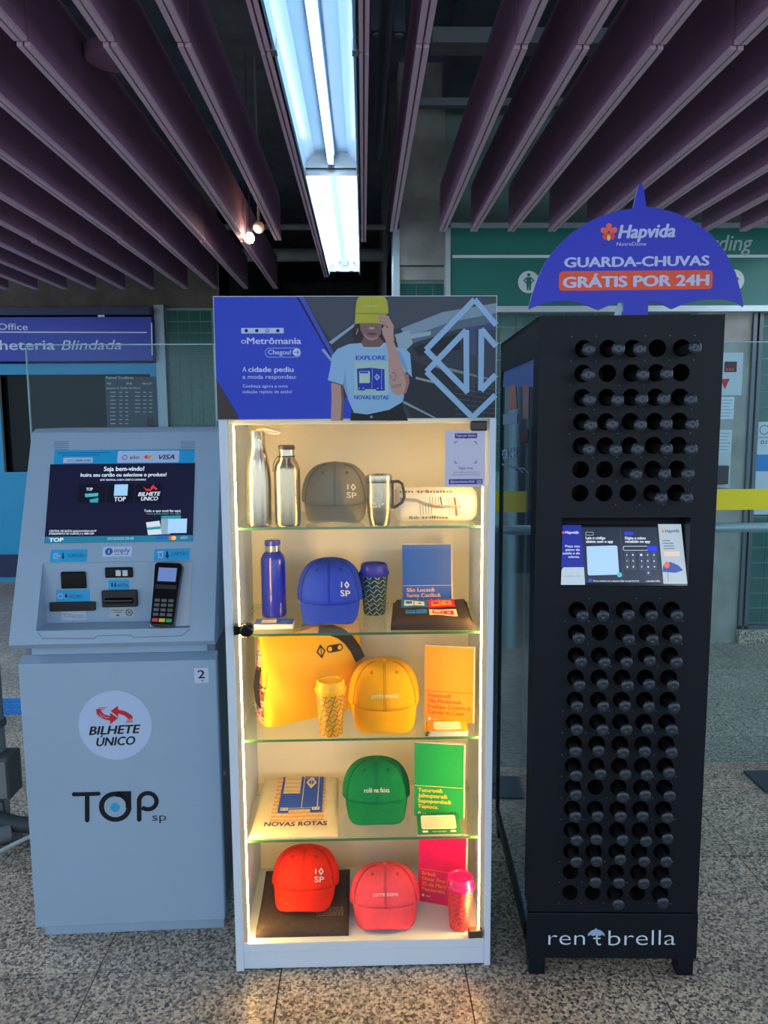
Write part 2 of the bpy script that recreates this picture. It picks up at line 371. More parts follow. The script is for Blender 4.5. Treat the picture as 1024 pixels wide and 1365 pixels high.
fitting(3.05, 3.3, 1.4, 4.4, (-.05, .05), 'added out-of-view twin-tube fill light over the umbrella machine side of the hall')  # unseen fitting, added to brighten this side and the baffles
fitting(-3.55, -3.3, 1.6, 5.2, (-.05, .05), 'added out-of-view twin-tube fill light over the floor before the ticket office')  # also out of view, added to light the office front
fitting(-2.5, -2.25, -3.6, -1.4, (-.05, .05), 'added out-of-view twin-tube fill light over the hall beyond the baffles, ticket office side')  # added behind the camera as fill for the hall
fitting(2.1, 2.35, -3.6, -1.4, (-.05, .05), 'added out-of-view twin-tube fill light over the hall beyond the baffles, green sign side')  # its unseen twin, added for the same fill

# ---- wall with the green sign
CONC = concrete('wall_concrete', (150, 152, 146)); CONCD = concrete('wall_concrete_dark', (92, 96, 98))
TGRE = mat('green_tile', (24, 92, 84), .18, noise=.18, nscale=3); TGRO = mat('tile_grout', (120, 150, 142), .8)
YR = 5.16
wr = struct(MB().box(.24, 6.5, YR, YR+.25, 0, 3.75).build('wall_right', TGRO))
TW = .106
tmesh = MB().box(-TW/2+.004, TW/2-.004, -.006, 0, -TW/2+.004, TW/2-.004).mesh('wall_tile', TGRE)
def tiles(parent, x0, x1, z0, z1, Y):
    nx = int(round((x1-x0)/TW)); nz = int(round((z1-z0)/TW))
    for i in range(nx):
        for j in range(nz):
            o = bpy.data.objects.new('wall_tile', tmesh); link(o, parent, T(x0+(i+.5)*TW, Y, z0+(j+.5)*TW))
tiles(wr, .245, .245+3*TW, 2.0, 2.0+4*TW, YR); tiles(wr, .575, .575+15*TW, 1.19, 1.19+10*TW, YR)
tiles(wr, 2.63, 2.63+7*TW, .13, .13+20*TW, YR)
struct(MB().box(.24, .53, YR-.03, YR+.02, 2.44, 2.52).box(.24, .53, YR-.05, YR+.02, 2.53, 3.75).build('trim_1', CONC))
struct(MB().box(.2, .241, YR-.06, YR+1.4, 0, 2.75).build('trim_2', mat('pale_trim', (170, 195, 205), .4)))
cr = struct(MB().box(2.19, 2.56, YR-.03, YR+.05, 0, 2.24).build('wall_pier', CONC))
struct(MB().box(2.56, 2.585, YR-.05, YR+.03, .1, 2.24).box(2.6, 2.625, YR-.05, YR+.03, .1, 2.24).box(2.56, 3.6, YR-.05, YR+.03, .1, .125).build('trim_3', mat('frame_grey', (88, 98, 104), .4, .5)))
struct(MB().box(2.56, 3.9, YR-.07, YR, 0, .1).build('baseboard_right', GRAN))
# green sign
SGN = mat('sign_green', (6, 112, 100), .45); TRIM = mat('sign_trim', (178, 192, 196), .4, .4)
sg = thing('overhead_sign', 'green platform boarding sign with white line and pictograms', 'sign', T(2.2, 5.06, 2.25))
MB().box(.56, 3.9, 5.06, 5.158, 2.26, 2.75).build('sign_panel', SGN, sg)
MB().box(.53, .56, 5.04, 5.158, 2.23, 2.77).build('sign_frame', TRIM, sg)
MB().box(.53, 3.9, 5.04, 5.158, 2.225, 2.262).build('sign_frame', TRIM, sg)
MB().box(.53, 3.9, 5.04, 5.158, 2.745, 2.775).build('sign_frame', TRIM, sg)
p = Print(Plane((0, 5.06, 0), (1, 0, 0), (0, 0, 1)), .0005)
SW = ink(214, 228, 228)
u0, v0 = p.p.uv(598, 342); p.rect(.575, v0-.009, 3.9, v0+.009, SW, 1, px=False)
p.text('Boarding', (905, 335), (1003, 333.5), 20, ink(170, 190, 190), 1, .012, .22)
for cx, cy in ((705, 376), (978, 374)):
    p.disc(cx, cy, 14.5, SW, 1)
    G = SGN; p.disc(cx, cy-9.5, 2.2, G, 2, 12)
    p.poly([(cx-3.2, cy-6.5), (cx+3.2, cy-6.5), (cx+3.2, cy+2), (cx+2.6, cy+11), (cx+.5, cy+11), (cx, cy+3), (cx-.5, cy+11), (cx-2.6, cy+11), (cx-3.2, cy+2)], G, 2)
    for s_ in (-1, 1): p.line([(cx+s_*3, cy-5.6), (cx+s_*6.5, cy-2), (cx+s_*3, cy+1.5)], 1.6, G, 2, True)
p.build('sign_print', sg)
# notices on the pier
pl = Plane((0, YR-.03, 0), (1, 0, 0), (0, 0, 1))
def notice(x0, y0, x1, y1, label, lines, name='paper_notice', cat='notice', col=(205, 215, 222), draw=None, pl=pl):
    a = pl.uv(x0, y1); b = pl.uv(x1, y0)
    o = thing(name, label, cat, T((a[0]+b[0])/2, pl.O.y, a[1]))
    MB().box(a[0], b[0], pl.O.y-.004, pl.O.y, a[1], b[1]).build('sheet', mat('paper_%d' % col[0], col, .7), o)
    q = Print(Plane((0, pl.O.y-.004, 0), (1, 0, 0), (0, 0, 1)), .0004)
    for k in range(lines):
        yy = y0+(y1-y0)*(k+1)/(lines+1); q.line([(x0+2, yy), (x1-2-(k % 3)*2, yy)], .8, ink(120, 130, 145), 1)
    if draw: draw(q)
    if q.mats: q.build('print', o)
    return o
def dr1(q):
    q.rect(966, 482, 982, 496, ink(70, 30, 34), 1); q.poly([(960.5, 505), (973, 505), (966.5, 519)], ink(190, 30, 40), 1)
    for k in range(3): q.rect(968+4*k, 491, 970+4*k, 494, ink(220, 80, 80), 2)
notice(944, 470, 991, 527, 'metal panel with red arrow and small red display on the concrete pier', 0, 'indicator_panel', 'panel', (186, 200, 206), dr1)
notice(944, 529, 979, 559, 'white paper notice right below the red arrow panel', 6, col=(200, 214, 226))
notice(944, 573, 976, 604, 'second white paper notice on the pier, above the black box', 6, col=(196, 210, 218))
bx = at_y(962, 650, YR-.03); o = thing('wall_box', 'small black wall box with pale backplate below the notices', 'box', T(bx))
a = pl.uv(945, 650); b = pl.uv(974, 604)
MB().box(a[0], b[0], YR-.04, YR-.03, a[1], b[1]).build('backplate', mat('plate_grey', (190, 200, 205), .5), o)
a = pl.uv(945, 645); b = pl.uv(971, 620); MB().box(a[0], b[0]-.02, YR-.09, YR-.04, a[1], b[1]).build('box_body', mat('matte_black', (22, 23, 25), .5), o, bevel=.006)
def dr2(q):
    q.ring(1019, 573, 6, 1, ink(70, 90, 110), 1)
    q.text('01', (1014, 592), (1022, 592), 5, ink(70, 80, 95), 1)
    q.line([(1006, 583), (1036, 583)], 1, ink(110, 120, 135), 1)
o = notice(1000, 562, 1046, 686, 'tall white and blue passenger notice hung on the green tiles', 0, 'passenger_notice', 'notice', (196, 212, 222), dr2, Plane((0, YR-.02, 0), (1, 0, 0), (0, 0, 1)))
q = Print(Plane((0, YR-.024, 0), (1, 0, 0), (0, 0, 1)), .0004); q.rect(1000.5, 606, 1045, 628, ink(40, 130, 200), 1); q.build('blue_band', o)

# ---- corridor behind and wall of the ticket office
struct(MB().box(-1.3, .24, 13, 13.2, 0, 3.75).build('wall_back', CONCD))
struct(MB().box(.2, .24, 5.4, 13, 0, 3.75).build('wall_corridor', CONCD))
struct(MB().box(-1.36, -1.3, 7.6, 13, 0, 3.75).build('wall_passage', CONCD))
YL = 7.6
wl = struct(MB().box(-6.5, -1.3, YL, YL+.2, 0, 3.75).build('wall_left', concrete('wall_brown', (96, 88, 80))))
wt = struct(MB().box(-1.87, -1.36, YL-.03, YL, 0, 2.6).build('wall_tiled', TGRO))
tiles(wt, -1.86, -1.86+4*TW+.04, 1.2, 1.2+13*TW, YL-.03)
struct(MB().box(-1.96, -1.87, YL-.1, YL, 0, 2.62).build('trim_4', mat('post_pale', (150, 168, 178), .4, .3)))
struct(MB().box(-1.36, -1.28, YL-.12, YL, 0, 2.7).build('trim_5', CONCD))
CYAN = mat('office_cyan', (8, 150, 200), .45); SBLU = mat('sign_blue', (38, 62, 176), .45); NAVY = mat('office_navy', (20, 40, 80), .5)
of = thing('ticket_office', 'cyan ticket office front with dark window', 'ticket office', T(-3.4, 7.5, 0))
MB().box(-6.4, -3.42, 7.5, 7.598, 0, 2.08).build('front_panel', CYAN, of); MB().box(-2.02, -1.962, 7.5, 7.598, 0, 2.08).build('front_panel', CYAN, of)
MB().box(-3.42, -2.02, 7.5, 7.598, 1.98, 2.08).build('front_panel', CYAN, of); MB().box(-3.42, -2.02, 7.5, 7.598, 0, 1.06).build('front_panel', CYAN, of)
MB().box(-6.4, -1.962, 7.485, 7.5, .04, .26).build('kick_band', NAVY, of)
MB().box(-3.42, -2.02, 7.56, 7.57, 1.06, 1.98).build('window_glass', mat('dark_glass', (10, 28, 34), .05, spec=.12), of)
MB().box(-3.44, -3.42, 7.49, 7.58, 1.06, 1.98).build('window_jamb', DARKM, of)
sb = thing('office_sign', 'blue overhead sign of the ticket office with white lettering', 'sign', T(-3.4, 7.42, 2.06))
MB().box(-6.4, -1.965, 7.42, 7.598, 2.1, 2.5).build('sign_panel', SBLU, sb)
MB().box(-6.4, -1.965, 7.36, 7.598, 2.515, 2.58).build('sign_canopy', NAVY, sb)
p = Print(Plane((0, 7.42, 0), (1, 0, 0), (0, 0, 1)), .0006); LW = ink(206, 222, 244)
p.text('Ticket Office', (-50, 439), (37, 440), 8.3, LW, 1, .01)
p.line([(-60, 442.5), (196, 443.2)], 1.6, LW, 1)
p.text('Bilheteria', (-26, 466.5), (73, 466), 12.5, LW, 1, .02); p.text('Blindada', (82, 466.5), (162, 465.5), 12.5, LW, 1, 0, .25)
p.line([(202, 430), (203, 474)], 1.8, LW, 1); p.build('sign_print', sb)
MB().box(-2.45, -2.39, 7.4, 7.42, 2.5, 2.56).build('sign_clip', ALU, sb)
# fare board in the window
pf = Plane((0, 7.49, 0), (1, 0, 0), (0, 0, 1)); a = pf.uv(143, 572); b = pf.uv(207, 502)
fb = thing('fare_board', 'dark fare board with small white tables in the office window', 'board', T((a[0]+b[0])/2, 7.49, a[1]))
MB().box(a[0], b[0], 7.492, 7.5, a[1]-.02, b[1]).build('board', mat('board_dark', (52, 66, 82), .5), fb)
p = Print(Plane((0, 7.492, 0), (1, 0, 0), (0, 0, 1)), .0006); LW2 = ink(190, 208, 220)
p.text('Painel Tarifário', (141.5, 505), (178, 505), 3.2, LW2, 1, .02); p.text('Cartões & Tarifas de Metrô', (142, 518.5), (187, 518.3), 2.4, LW2, 1, .02)
for k in range(3): p.text(('R$', 'R$', 'R$ 5,20')[k], ((143, 169, 190)[k], 512.5), ((148, 176, 202)[k], 512.3), 2.4, LW2, 1, .02)
for c, x in enumerate((147, 159, 167, 180, 191, 199)):
    for r in range(9 if c < 3 else 6): p.line([(x, 523+5.2*r), (x+(7 if c % 3 == 0 else 4), 523+5.2*r)], .9, LW2, 1)
p.rect(196, 557, 206, 572, mat('matte_black', (22, 23, 25), .5), 2); p.rect(143, 571.3, 196, 572.6, ink(200, 205, 150), 2)
p.build('board_print', fb)

# ---- glass barrier with rail
GLB = glass_mat('barrier_glass', (.82, .93, .95), 1.22, .02, (190, 220, 235)); EDGE = mat('glass_edge', (150, 190, 195), .25)
YB = 3.1
def barrier(x0, x1, label):
    th = thing('glass_barrier', label, 'glass barrier', T((x0+x1)/2, YB, 0))
    MB().box(x0, x1, YB-.005, YB+.005, .1, 1.853).build('glass_panel', GLB, th)
    MB().box(x0, x1, YB-.0055, YB+.0055, 1.851, 1.855).build('glass_edge', EDGE, th)
    e = MB(); e.box(x0-.001, x0+.002, YB-.0055, YB+.0055, .1, 1.853); e.build('glass_edge', EDGE, th)
    return th
tag(barrier(-1.31, -.585, 'frameless glass barrier panel behind the ticket machine'), None)
tag(barrier(-.583, .36, 'frameless glass barrier panel hidden behind the showcase'), None)
th = barrier(.362, 3.4, 'wide glass barrier panel with yellow band behind the umbrella machine')
YEL = mat('band_yellow', (232, 226, 10), .5)
MB().box(.362, 3.4, YB-.0065, YB-.0052, 1.181, 1.266).build('yellow_band', YEL, th)
p = thing('barrier_rail', 'grey metal handrail on posts along the glass barrier', 'handrail', T(1.5, YB+.05, 0))
MB().tube([(-.55, YB+.05, 1.1), (3.6, YB+.05, 1.1)], .02, 14).build('rail', mat('rail_metal', (190, 202, 206), .35, .5), p, smooth=60)
for x in (-.5, .55, 1.85, 3.2):
    MB().box(x-.02, x+.02, YB+.03, YB+.07, .008, 1.09).build('post', ALU, p)
    MB().box(x-.19, x+.12, YB-.09, YB+.1, 0, .01).build('base_plate', mat('plate_dark', (74, 88, 98), .45, .6), p)

# ---- grey conduit post at the left edge
CG = mat('conduit_grey', (112, 122, 128), .55, noise=.1, nscale=8); CD = mat('conduit_dark', (66, 76, 82), .55)
cx, cy = -1.405, 2.82
cp = thing('conduit_post', 'grey conduit post with junction box beside the ticket machine', 'conduit', T(cx, cy, 0))
MB().tube([(cx, cy, .0), (cx, cy, 1.3)], .042, 18).build('post', CG, cp, smooth=60)
for z in (.42, .43): pass
MB().lathe([(.044, .425), (.05, .428), (.05, .448), (.044, .452)], 18, T(cx, cy, 0)).build('collar', CD, cp, smooth=40)
MB().box(cx-.06, cx+.088, cy-.08, cy+.03, .17, .33).build('junction_box', CD, cp, bevel=.008)
MB().box(cx-.05, cx+.08, cy-.086, cy-.08, .18, .32).build('box_cover', CG, cp, bevel=.002)
MB().tube([(cx-.02, cy-.02, .18), (cx+.01, cy-.05, .15), (cx+.045, cy-.05, .15), (cx+.05, cy-.055, .11)], .004, 6).build('loose_wire', mat('matte_black', (22, 23, 25), .5), cp, smooth=80)
MB().tube([(cx+.0, cy-.05, .09), (cx+.08, cy-.03, .05), (cx+.14, cy-.02, .04), (cx+.4, cy+.02, .035)], .03, 12).build('elbow_pipe', CD, cp, smooth=60)
MB().tube([(cx+.07, cy-.06, .033), (cx-.4, cy-.37, .033)], .032, 14).build('floor_pipe', CG, cp, smooth=60)
MB().tube([(cx+.30, cy+.06, .03), (cx+.14, cy-.10, .03), (cx+.02, cy-.23, .012), (cx-.06, cy-.36, .008), (cx-.2, cy-.6, .008)], .008, 8).build('cable', mat('cable_white', (190, 205, 210), .5), cp, smooth=80)
# ================================================================== TICKET MACHINE
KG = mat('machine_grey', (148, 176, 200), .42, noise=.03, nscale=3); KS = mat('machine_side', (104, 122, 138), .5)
BLK = mat('matte_black', (22, 23, 25), .5); GBLK = mat('gloss_black', (12, 13, 16), .15)
K = T(-1.003, 2.185, 0) @ RZ(1.8); KW = .566
tk = thing('ticket_machine', 'grey-blue self-service ticket machine with tilted screen and card terminal', 'ticket machine', K)
def kplane(o, u, v): R = K.to_3x3(); return Plane(K @ Vector(o), R @ Vector(u), R @ Vector(v))
MB().box(.017, KW-.008, .03, .5, 0, .056).build('plinth', KG, tk, K, bevel=.003)
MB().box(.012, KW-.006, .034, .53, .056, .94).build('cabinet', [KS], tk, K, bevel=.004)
MB().box(.03, KW-.03, .03, .0345, .885, .94).build('neck_panel', KG, tk, K)
MB().box(0, KW, 0, .034, .047, .868).build('service_door', KG, tk, K, bevel=.004)
MB().prism([(0, .002, .868), (0, .034, .868), (0, .034, .884)], (KW, 0, 0)).build('door_ledge', KG, tk, K)
kl = MB().lathe([(.007, 0), (.007, .006), (.003, .006)], 16, T(KW-.006, .1, .47) @ RY(90)).build('lock', ALU, tk, K, smooth=40)
# tilted head: face leans back
FB, FT = Vector((0, -.045, .937)), Vector((0, .215, 1.526)); FV = (FT-FB).normalized(); FL = (FT-FB).length
F = kplane(FB, (1, 0, 0), FV)
u0, v1 = F.uv(57, 751); u1, _ = F.uv(256.5, 748); _, v0 = F.uv(56, 841)
def fp(u, v): return FB+FV*v+Vector((u, 0, 0))
h = MB(); W_ = KW+.004; X0 = -.003
o4 = [fp(X0, 0), fp(W_, 0), fp(W_, FL), fp(X0, FL)]; i4 = [fp(u0, v0), fp(u1, v0), fp(u1, v1), fp(u0, v1)]
h.add(o4+i4, [(0, 1, 5, 4), (1, 2, 6, 5), (2, 3, 7, 6), (3, 0, 4, 7)])
yb = i4[3].y+.004; zl = i4[0].z
bk = [Vector((u0, yb, zl)), Vector((u1, yb, zl)), Vector((u1, yb, i4[3].z)), Vector((u0, yb, i4[3].z))]
h.add(i4+bk, [(0, 1, 5, 4), (4, 5, 6, 7), (0, 4, 7, 3), (1, 2, 6, 5), (3, 7, 6, 2)])
prof = [(FB.y, FB.z), (FT.y, FT.z), (FT.y+.03, FT.z+.012), (.5, FT.z+.012), (.5, .92), (FB.y+.02, .92)]
for x, rev in ((X0, False), (W_, True)):
    n = len(prof); q = [(x, y, z) for y, z in prof]; h.add(q, [tuple(range(n)) if rev is False else tuple(range(n-1, -1, -1))])
for k in (1, 2, 3, 4, 5):
    a, b = prof[k], prof[(k+1) % 6]; h.add([(X0, a[0], a[1]), (W_, a[0], a[1]), (W_, b[0], b[1]), (X0, b[0], b[1])], [(0, 1, 2, 3)])
import bmesh
ho = h.build('head_housing', KG, tk, K)
bm = bmesh.new(); bm.from_mesh(ho.data); bmesh.ops.remove_doubles(bm, verts=bm.verts, dist=1e-5); bmesh.ops.recalc_face_normals(bm, faces=bm.faces); bm.to_mesh(ho.data); bm.free()
d = ho.modifiers.new('edge', 'BEVEL'); d.width = .007; d.segments = 3; d.limit_method = 'ANGLE'; d.angle_limit = math.radians(30)
# stickers and vents on the face
c4 = crop(0, 560, 310); cS = crop(40, 590, 270); cT = crop(40, 720, 270)
CY = mat('sticker_cyan', (30, 165, 222), .4); NV = ink(24, 50, 96); WL = ink(188, 208, 240); DK = ink(22, 26, 32)
def flush(plane, name, lift=.0004):
    global p
    if p.mats: p.build(name, tk, lift)
    p = Print(plane)
p = Print(F)
p.rect(*c4(242, 133), *c4(855, 196), CY, 1); p.rect(*c4(520, 137), *c4(788, 186), WL, 2, .004); p.rect(*c4(280, 166), *c4(408, 188), WL, 2, .002)
p.text('(11) 3888-2200', c4(300, 183), c4(400, 182), 2.6, NV, 3); p.text('elo', c4(572, 172), c4(614, 171), 5, ink(60, 80, 110), 3)
p.text('VISA', c4(700, 174), c4(768, 172), 6.4, NV, 3, .03, .3)
p.disc(*c4(646, 163), 2.7, ink(226, 80, 50), 3, 16); p.disc(*c4(657, 163), 2.7, ink(240, 170, 70), 3.5, 16); p.ring(*c4(550, 165), 3, 1, ink(60, 110, 190), 3, 16)
for k in range(2): p.line([c4(255+20*k, 146+10*k), c4(490-50*k, 143+10*k)], 1, ink(20, 110, 170), 2)
flush(F, 'payment_sticker')
for x in (238, 795):
    for k in range(5): p.line([c4(x, 97+8.5*k), c4(x+64, 95.5+8.5*k)], .8, ink(92, 112, 130), 1); flush(F, 'vent_slit')
def sticker(x0, y0, x1, y1, t):
    p.rect(*c4(x0, y0), *c4(x1, y1), CY, 1, .003); mx = (x0+x1)/2
    if t: p.text(t, c4(x0+75, y1-20), c4(x1-8, y1-20), 4.5, ink(40, 90, 140), 2, .012)
sticker(225, 572, 382, 624, 'CARTÃO')
p.line([c4(258, 588), c4(238, 590), c4(238, 608), c4(258, 610)], 1.1, WL, 2); p.line([c4(246, 599), c4(266, 598)], 1.4, WL, 2)
p.line([c4(278, 585), c4(278, 606)], 1.5, DK, 2); p.poly([c4(271, 601), c4(285, 601), c4(278, 613)], DK, 2)
flush(F, 'card_sticker'); sticker(680, 568, 835, 616, 'CARTÃO')
p.line([c4(693, 582), c4(722, 580)], 1.8, WL, 2); p.line([c4(700, 586), c4(700, 606), c4(716, 606), c4(716, 586)], 1.1, WL, 2)
p.line([c4(737, 578), c4(737, 600)], 2.2, DK, 2); p.poly([c4(727, 596), c4(747, 596), c4(737, 610)], DK, 2)
flush(F, 'card_sticker')
p.rect(*c4(454, 558), *c4(580, 600), WL, 1); p.disc(*c4(480, 579), 5, ink(40, 100, 170), 2, 20); p.rect(*c4(478, 572), *c4(482, 588), WL, 3)
p.text('imply', c4(503, 583), c4(572, 582), 6, ink(60, 90, 120), 2, .01); p.line([c4(505, 592), c4(565, 591)], 1, ink(110, 140, 170), 2)
flush(F, 'maker_label')
p.line([c4(167, 935), c4(190, 962), c4(415, 962), c4(430, 950), c4(575, 946), c4(590, 957), c4(800, 950), c4(838, 920)], .8, ink(96, 116, 134), 1)
flush(F, 'ledge_seam')
# screen
sc_ = [cS(122, 130), cS(980, 122), cS(966, 585), cS(86, 598)]
q = [F.uv(*a) for a in sc_]
b = MB(); b.prism([(x, y, -.002) for x, y in q], (0, 0, .0035)); so = b.build('screen', GBLK, tk, F.mat())
p = Print(F); g_ = glow
p.poly([cS(122, 130), cS(980, 122), cS(967, 552), cS(89, 560)], g_(26, 30, 62, .5), 1); p.poly([cS(89, 560), cS(967, 550), cS(966, 585), cS(86, 598)], g_(40, 140, 180, .5), 1.5)
SWH = g_(214, 230, 250, .8)
p.text('Seja bem-vindo!', cS(440, 170), cS(678, 168), 6, SWH, 2, .02); p.text('Insira seu cartão ou selecione o produto!', cS(302, 204), cS(810, 201), 5, SWH, 2, .02)
p.text('ESTE TERMINAL ACEITA DÉBITO E DINHEIRO', cS(418, 228), cS(690, 226), 2.3, SWH, 2, .012)
for x0, x1 in ((290, 445), (462, 612), (630, 780)): p.rect(*cS(x0, 248), *cS(x1, 357), g_(16, 22, 42, .5), 2)
p.text('TOP', cS(335, 287), cS(373, 286), 4, SWH, 3, .02); p.poly([cS(326, 305), cS(408, 300), cS(405, 320), cS(330, 326)], g_(60, 180, 190, .7), 3); p.poly([cS(355, 340), cS(408, 328), cS(405, 357), cS(358, 357)], g_(60, 170, 180, .6), 3)
p.rect(*cS(504, 250), *cS(579, 316), g_(150, 196, 240, .8), 3); p.text('TOP', cS(500, 350), cS(568, 349), 6, SWH, 3, .02); 
p.text('BILHETE', cS(643, 319), cS(775, 315), 5.2, SWH, 3, .02, .25); p.text('ÚNICO', cS(660, 346), cS(760, 344), 5.2, SWH, 3, .02, .25)
p.poly([cS(672, 262), cS(690, 275), cS(718, 278), cS(716, 268), cS(735, 250), cS(740, 262), cS(758, 274), cS(752, 285), cS(735, 272), cS(718, 288), cS(690, 287)], g_(205, 50, 60, .8), 3)
p.text('Tudo o que você faz aqui,', cS(678, 413), cS(897, 412), 3.2, SWH, 2, .015); p.text('você pode fazer no app!', cS(690, 428), cS(895, 427), 2.6, g_(90, 150, 170, .7), 2)
p.poly([cS(690, 475), cS(770, 465), cS(783, 545), cS(702, 550)], g_(205, 225, 240, .7), 3); p.poly([cS(694, 506), cS(775, 498), cS(777, 514), cS(697, 520)], g_(40, 150, 160, .7), 3.5)
p.rect(*cS(780, 452), *cS(835, 545), g_(150, 180, 205, .6), 2.5); p.poly([cS(780, 436), cS(897, 434), cS(897, 452), cS(780, 454)], g_(50, 160, 170, .6), 2.6)
p.rect(*cS(822, 454), *cS(930, 537), g_(160, 200, 240, .8), 3)
p.text('CENTRAL DE AJUDA: ajuda.boradetop.com.br', cS(115, 532), cS(397, 529), 2.7, SWH, 2, .012); p.text('ATENDIMENTO AO CLIENTE (11) 3888-2200', cS(113, 548), cS(380, 546), 2.7, SWH, 2, .012)
p.text('TOP', cS(115, 590), cS(198, 588), 5, SWH, 2, .03); p.text('29/10/2025 09:48', cS(460, 579), cS(615, 577), 3.4, g_(150, 200, 225, .7), 2)
p.text('VISA', cS(750, 577), cS(816, 575), 4.6, g_(40, 70, 200, .8), 2, .04, .3); p.disc(*cS(841, 567), 3, g_(230, 90, 60, .8), 2, 16); p.disc(*cS(855, 567), 3, g_(240, 180, 90, .8), 2.5, 16)
p.text('elo', cS(895, 572), cS(935, 570), 4, g_(180, 200, 220, .6), 2)
p.build('screen_image', so, .0018)
# pieces in the recess
B = kplane((0, yb, 0), (1, 0, 0), (0, 0, 1)); BM = B.mat()
def onB(x0, y0, x1, y1): (a, b), (c, d) = B.uv(*c4(x0, y0)), B.uv(*c4(x1, y1)); return min(a, c), max(a, c), min(b, d), max(b, d)
def blk(name, r, dep, m, bev=.002, y=0):
    x0, x1, z0, z1 = onB(*r); return MB().box(x0, x1, z0, z1, -.001, dep).build(name, m, tk, BM, bevel=bev)
blk('card_reader', (268, 667, 384, 740), .008, GBLK, .006)
o = blk('receipt_slot', (222, 801, 424, 836), .012, BLK, .003); x0, x1, z0, z1 = onB(240, 810, 404, 828); MB().box(x0, x1, z0, z1, .011, .0125).build('slot_opening', mat('slot_dark', (6, 8, 8), .3), o, BM)
o = blk('bill_acceptor', (452, 748, 610, 817), .016, BLK, .003); x0, x1, z0, z1 = onB(470, 775, 592, 806); MB().tube([(x0, z0+.012, .016), (x1, z0+.012, .016)], .009, 12).build('bill_roller', GBLK, o, BM, smooth=60)
o = blk('button_panel', (462, 648, 588, 692), .006, GBLK, .005)
for x in (512, 542):
    a0, a1, z0, z1 = onB(x, 659, x+24, 684); MB().box(a0, a1, z0, z1, .006, .009).build('button', mat('button_white', (205, 214, 222), .4), o, BM, bevel=.001)
p = Print(B)
p.rect(*c4(247, 748), *c4(398, 800), CY, 1, .003); p.text('RECIBO', c4(305, 784), c4(365, 783), 4.5, ink(40, 100, 150), 2); p.line([c4(292, 764), c4(292, 776)], 2, DK, 2); p.poly([c4(285, 773), c4(299, 773), c4(292, 783)], DK, 2); p.ring(*c4(266, 775), 3.2, .9, WL, 2, 14)
flush(B, 'receipt_sticker')
p.rect(*c4(477, 704), *c4(570, 748), CY, 1, .003); p.text('NOTA', c4(519, 734), c4(566, 733), 4, ink(30, 60, 110), 2); 
for x in (494, 508): p.line([c4(x, 714), c4(x, 728)], 1.2, DK, 2); p.poly([c4(x-6, 726), c4(x+6, 726), c4(x, 736)], DK, 2)
flush(B, 'note_sticker')
p.rect(*c4(482, 826), *c4(590, 867), ink(176, 190, 190), 1, .002); p.ring(*c4(569, 847), 4.2, .9, DK, 2, 18); p.line([c4(560, 839), c4(578, 855)], .8, DK, 2); p.line([c4(578, 839), c4(560, 855)], .8, DK, 2); p.poly([c4(510, 862), c4(528, 862), c4(519, 854)], DK, 2)
p.text('Cuidado ao inserir', c4(490, 840), c4(546, 839), 2, DK, 2); p.text('moedas', c4(503, 849), c4(536, 849), 2, DK, 2)
flush(B, 'warning_label')
p.rect(*c4(270, 840), *c4(380, 880), ink(180, 198, 216), 1, .002); p.text('RECIBO', c4(318, 872), c4(374, 871), 4, ink(130, 150, 176), 2); p.line([c4(278, 852), c4(304, 852), c4(314, 864), c4(290, 866), c4(278, 852)], .8, ink(130, 150, 176), 2)
flush(B, 'receipt_label')
# card terminal on its mount
a = F.uv(*c4(675, 626)); b_ = F.uv(*c4(846, 910))
mu0, mu1 = a[0], b_[0]; mv0, mv1 = b_[1]+.004, a[1]
mo = MB().box(mu0, mu1, mv0, mv1, -.035, -.004).build('terminal_mount', mat('mount_grey', (168, 186, 202), .45), tk, F.mat(), bevel=.003)
c = F.uv(*c4(742, 775)); TM = F.mat() @ T(c[0]-.004, c[1]+.004, 0) @ RZ(-3.5)
to = thing('card_terminal', 'black handheld card terminal with keypad clipped to the ticket machine', 'card terminal', TM @ T(0, -.085, 0))
def tb(name, x0, x1, y0, y1, z0, z1, m, bev=.0015, par=None): return MB().box(x0, x1, y0, y1, z0, z1).build(name, m, par or to, TM, bevel=bev)
b = MB(); pts = [(-.033, -.088), (-.028, -.094), (.028, -.094), (.033, -.088), (.037, .03), (.04, .082), (.034, .09), (-.034, .09), (-.04, .082), (-.037, .03)]
b.prism([(x, y, -.004) for x, y in pts], (0, 0, .03)); b.build('terminal_body', GBLK, to, TM, bevel=.004, seg=3)
tb('terminal_display', -.026, .026, .034, .074, .026, .0275, glow(110, 140, 205, .6))
tb('terminal_display_strip', -.03, .03, .012, .024, .026, .027, BLK)
for r in range(4):
    for k in range(3): tb('key', -.027+.0195*k, -.012+.0195*k, -.026-.0135*r, -.017-.0135*r, .026, .0285, mat('key_grey', (84, 90, 96), .5), .001)
for k, cc in enumerate(((205, 60, 70), (225, 200, 40), (40, 160, 90))): tb('key', -.028+.0195*k, -.011+.0195*k, -.083, -.073, .026, .0285, mat('key_%d' % k, cc, .5), .001)
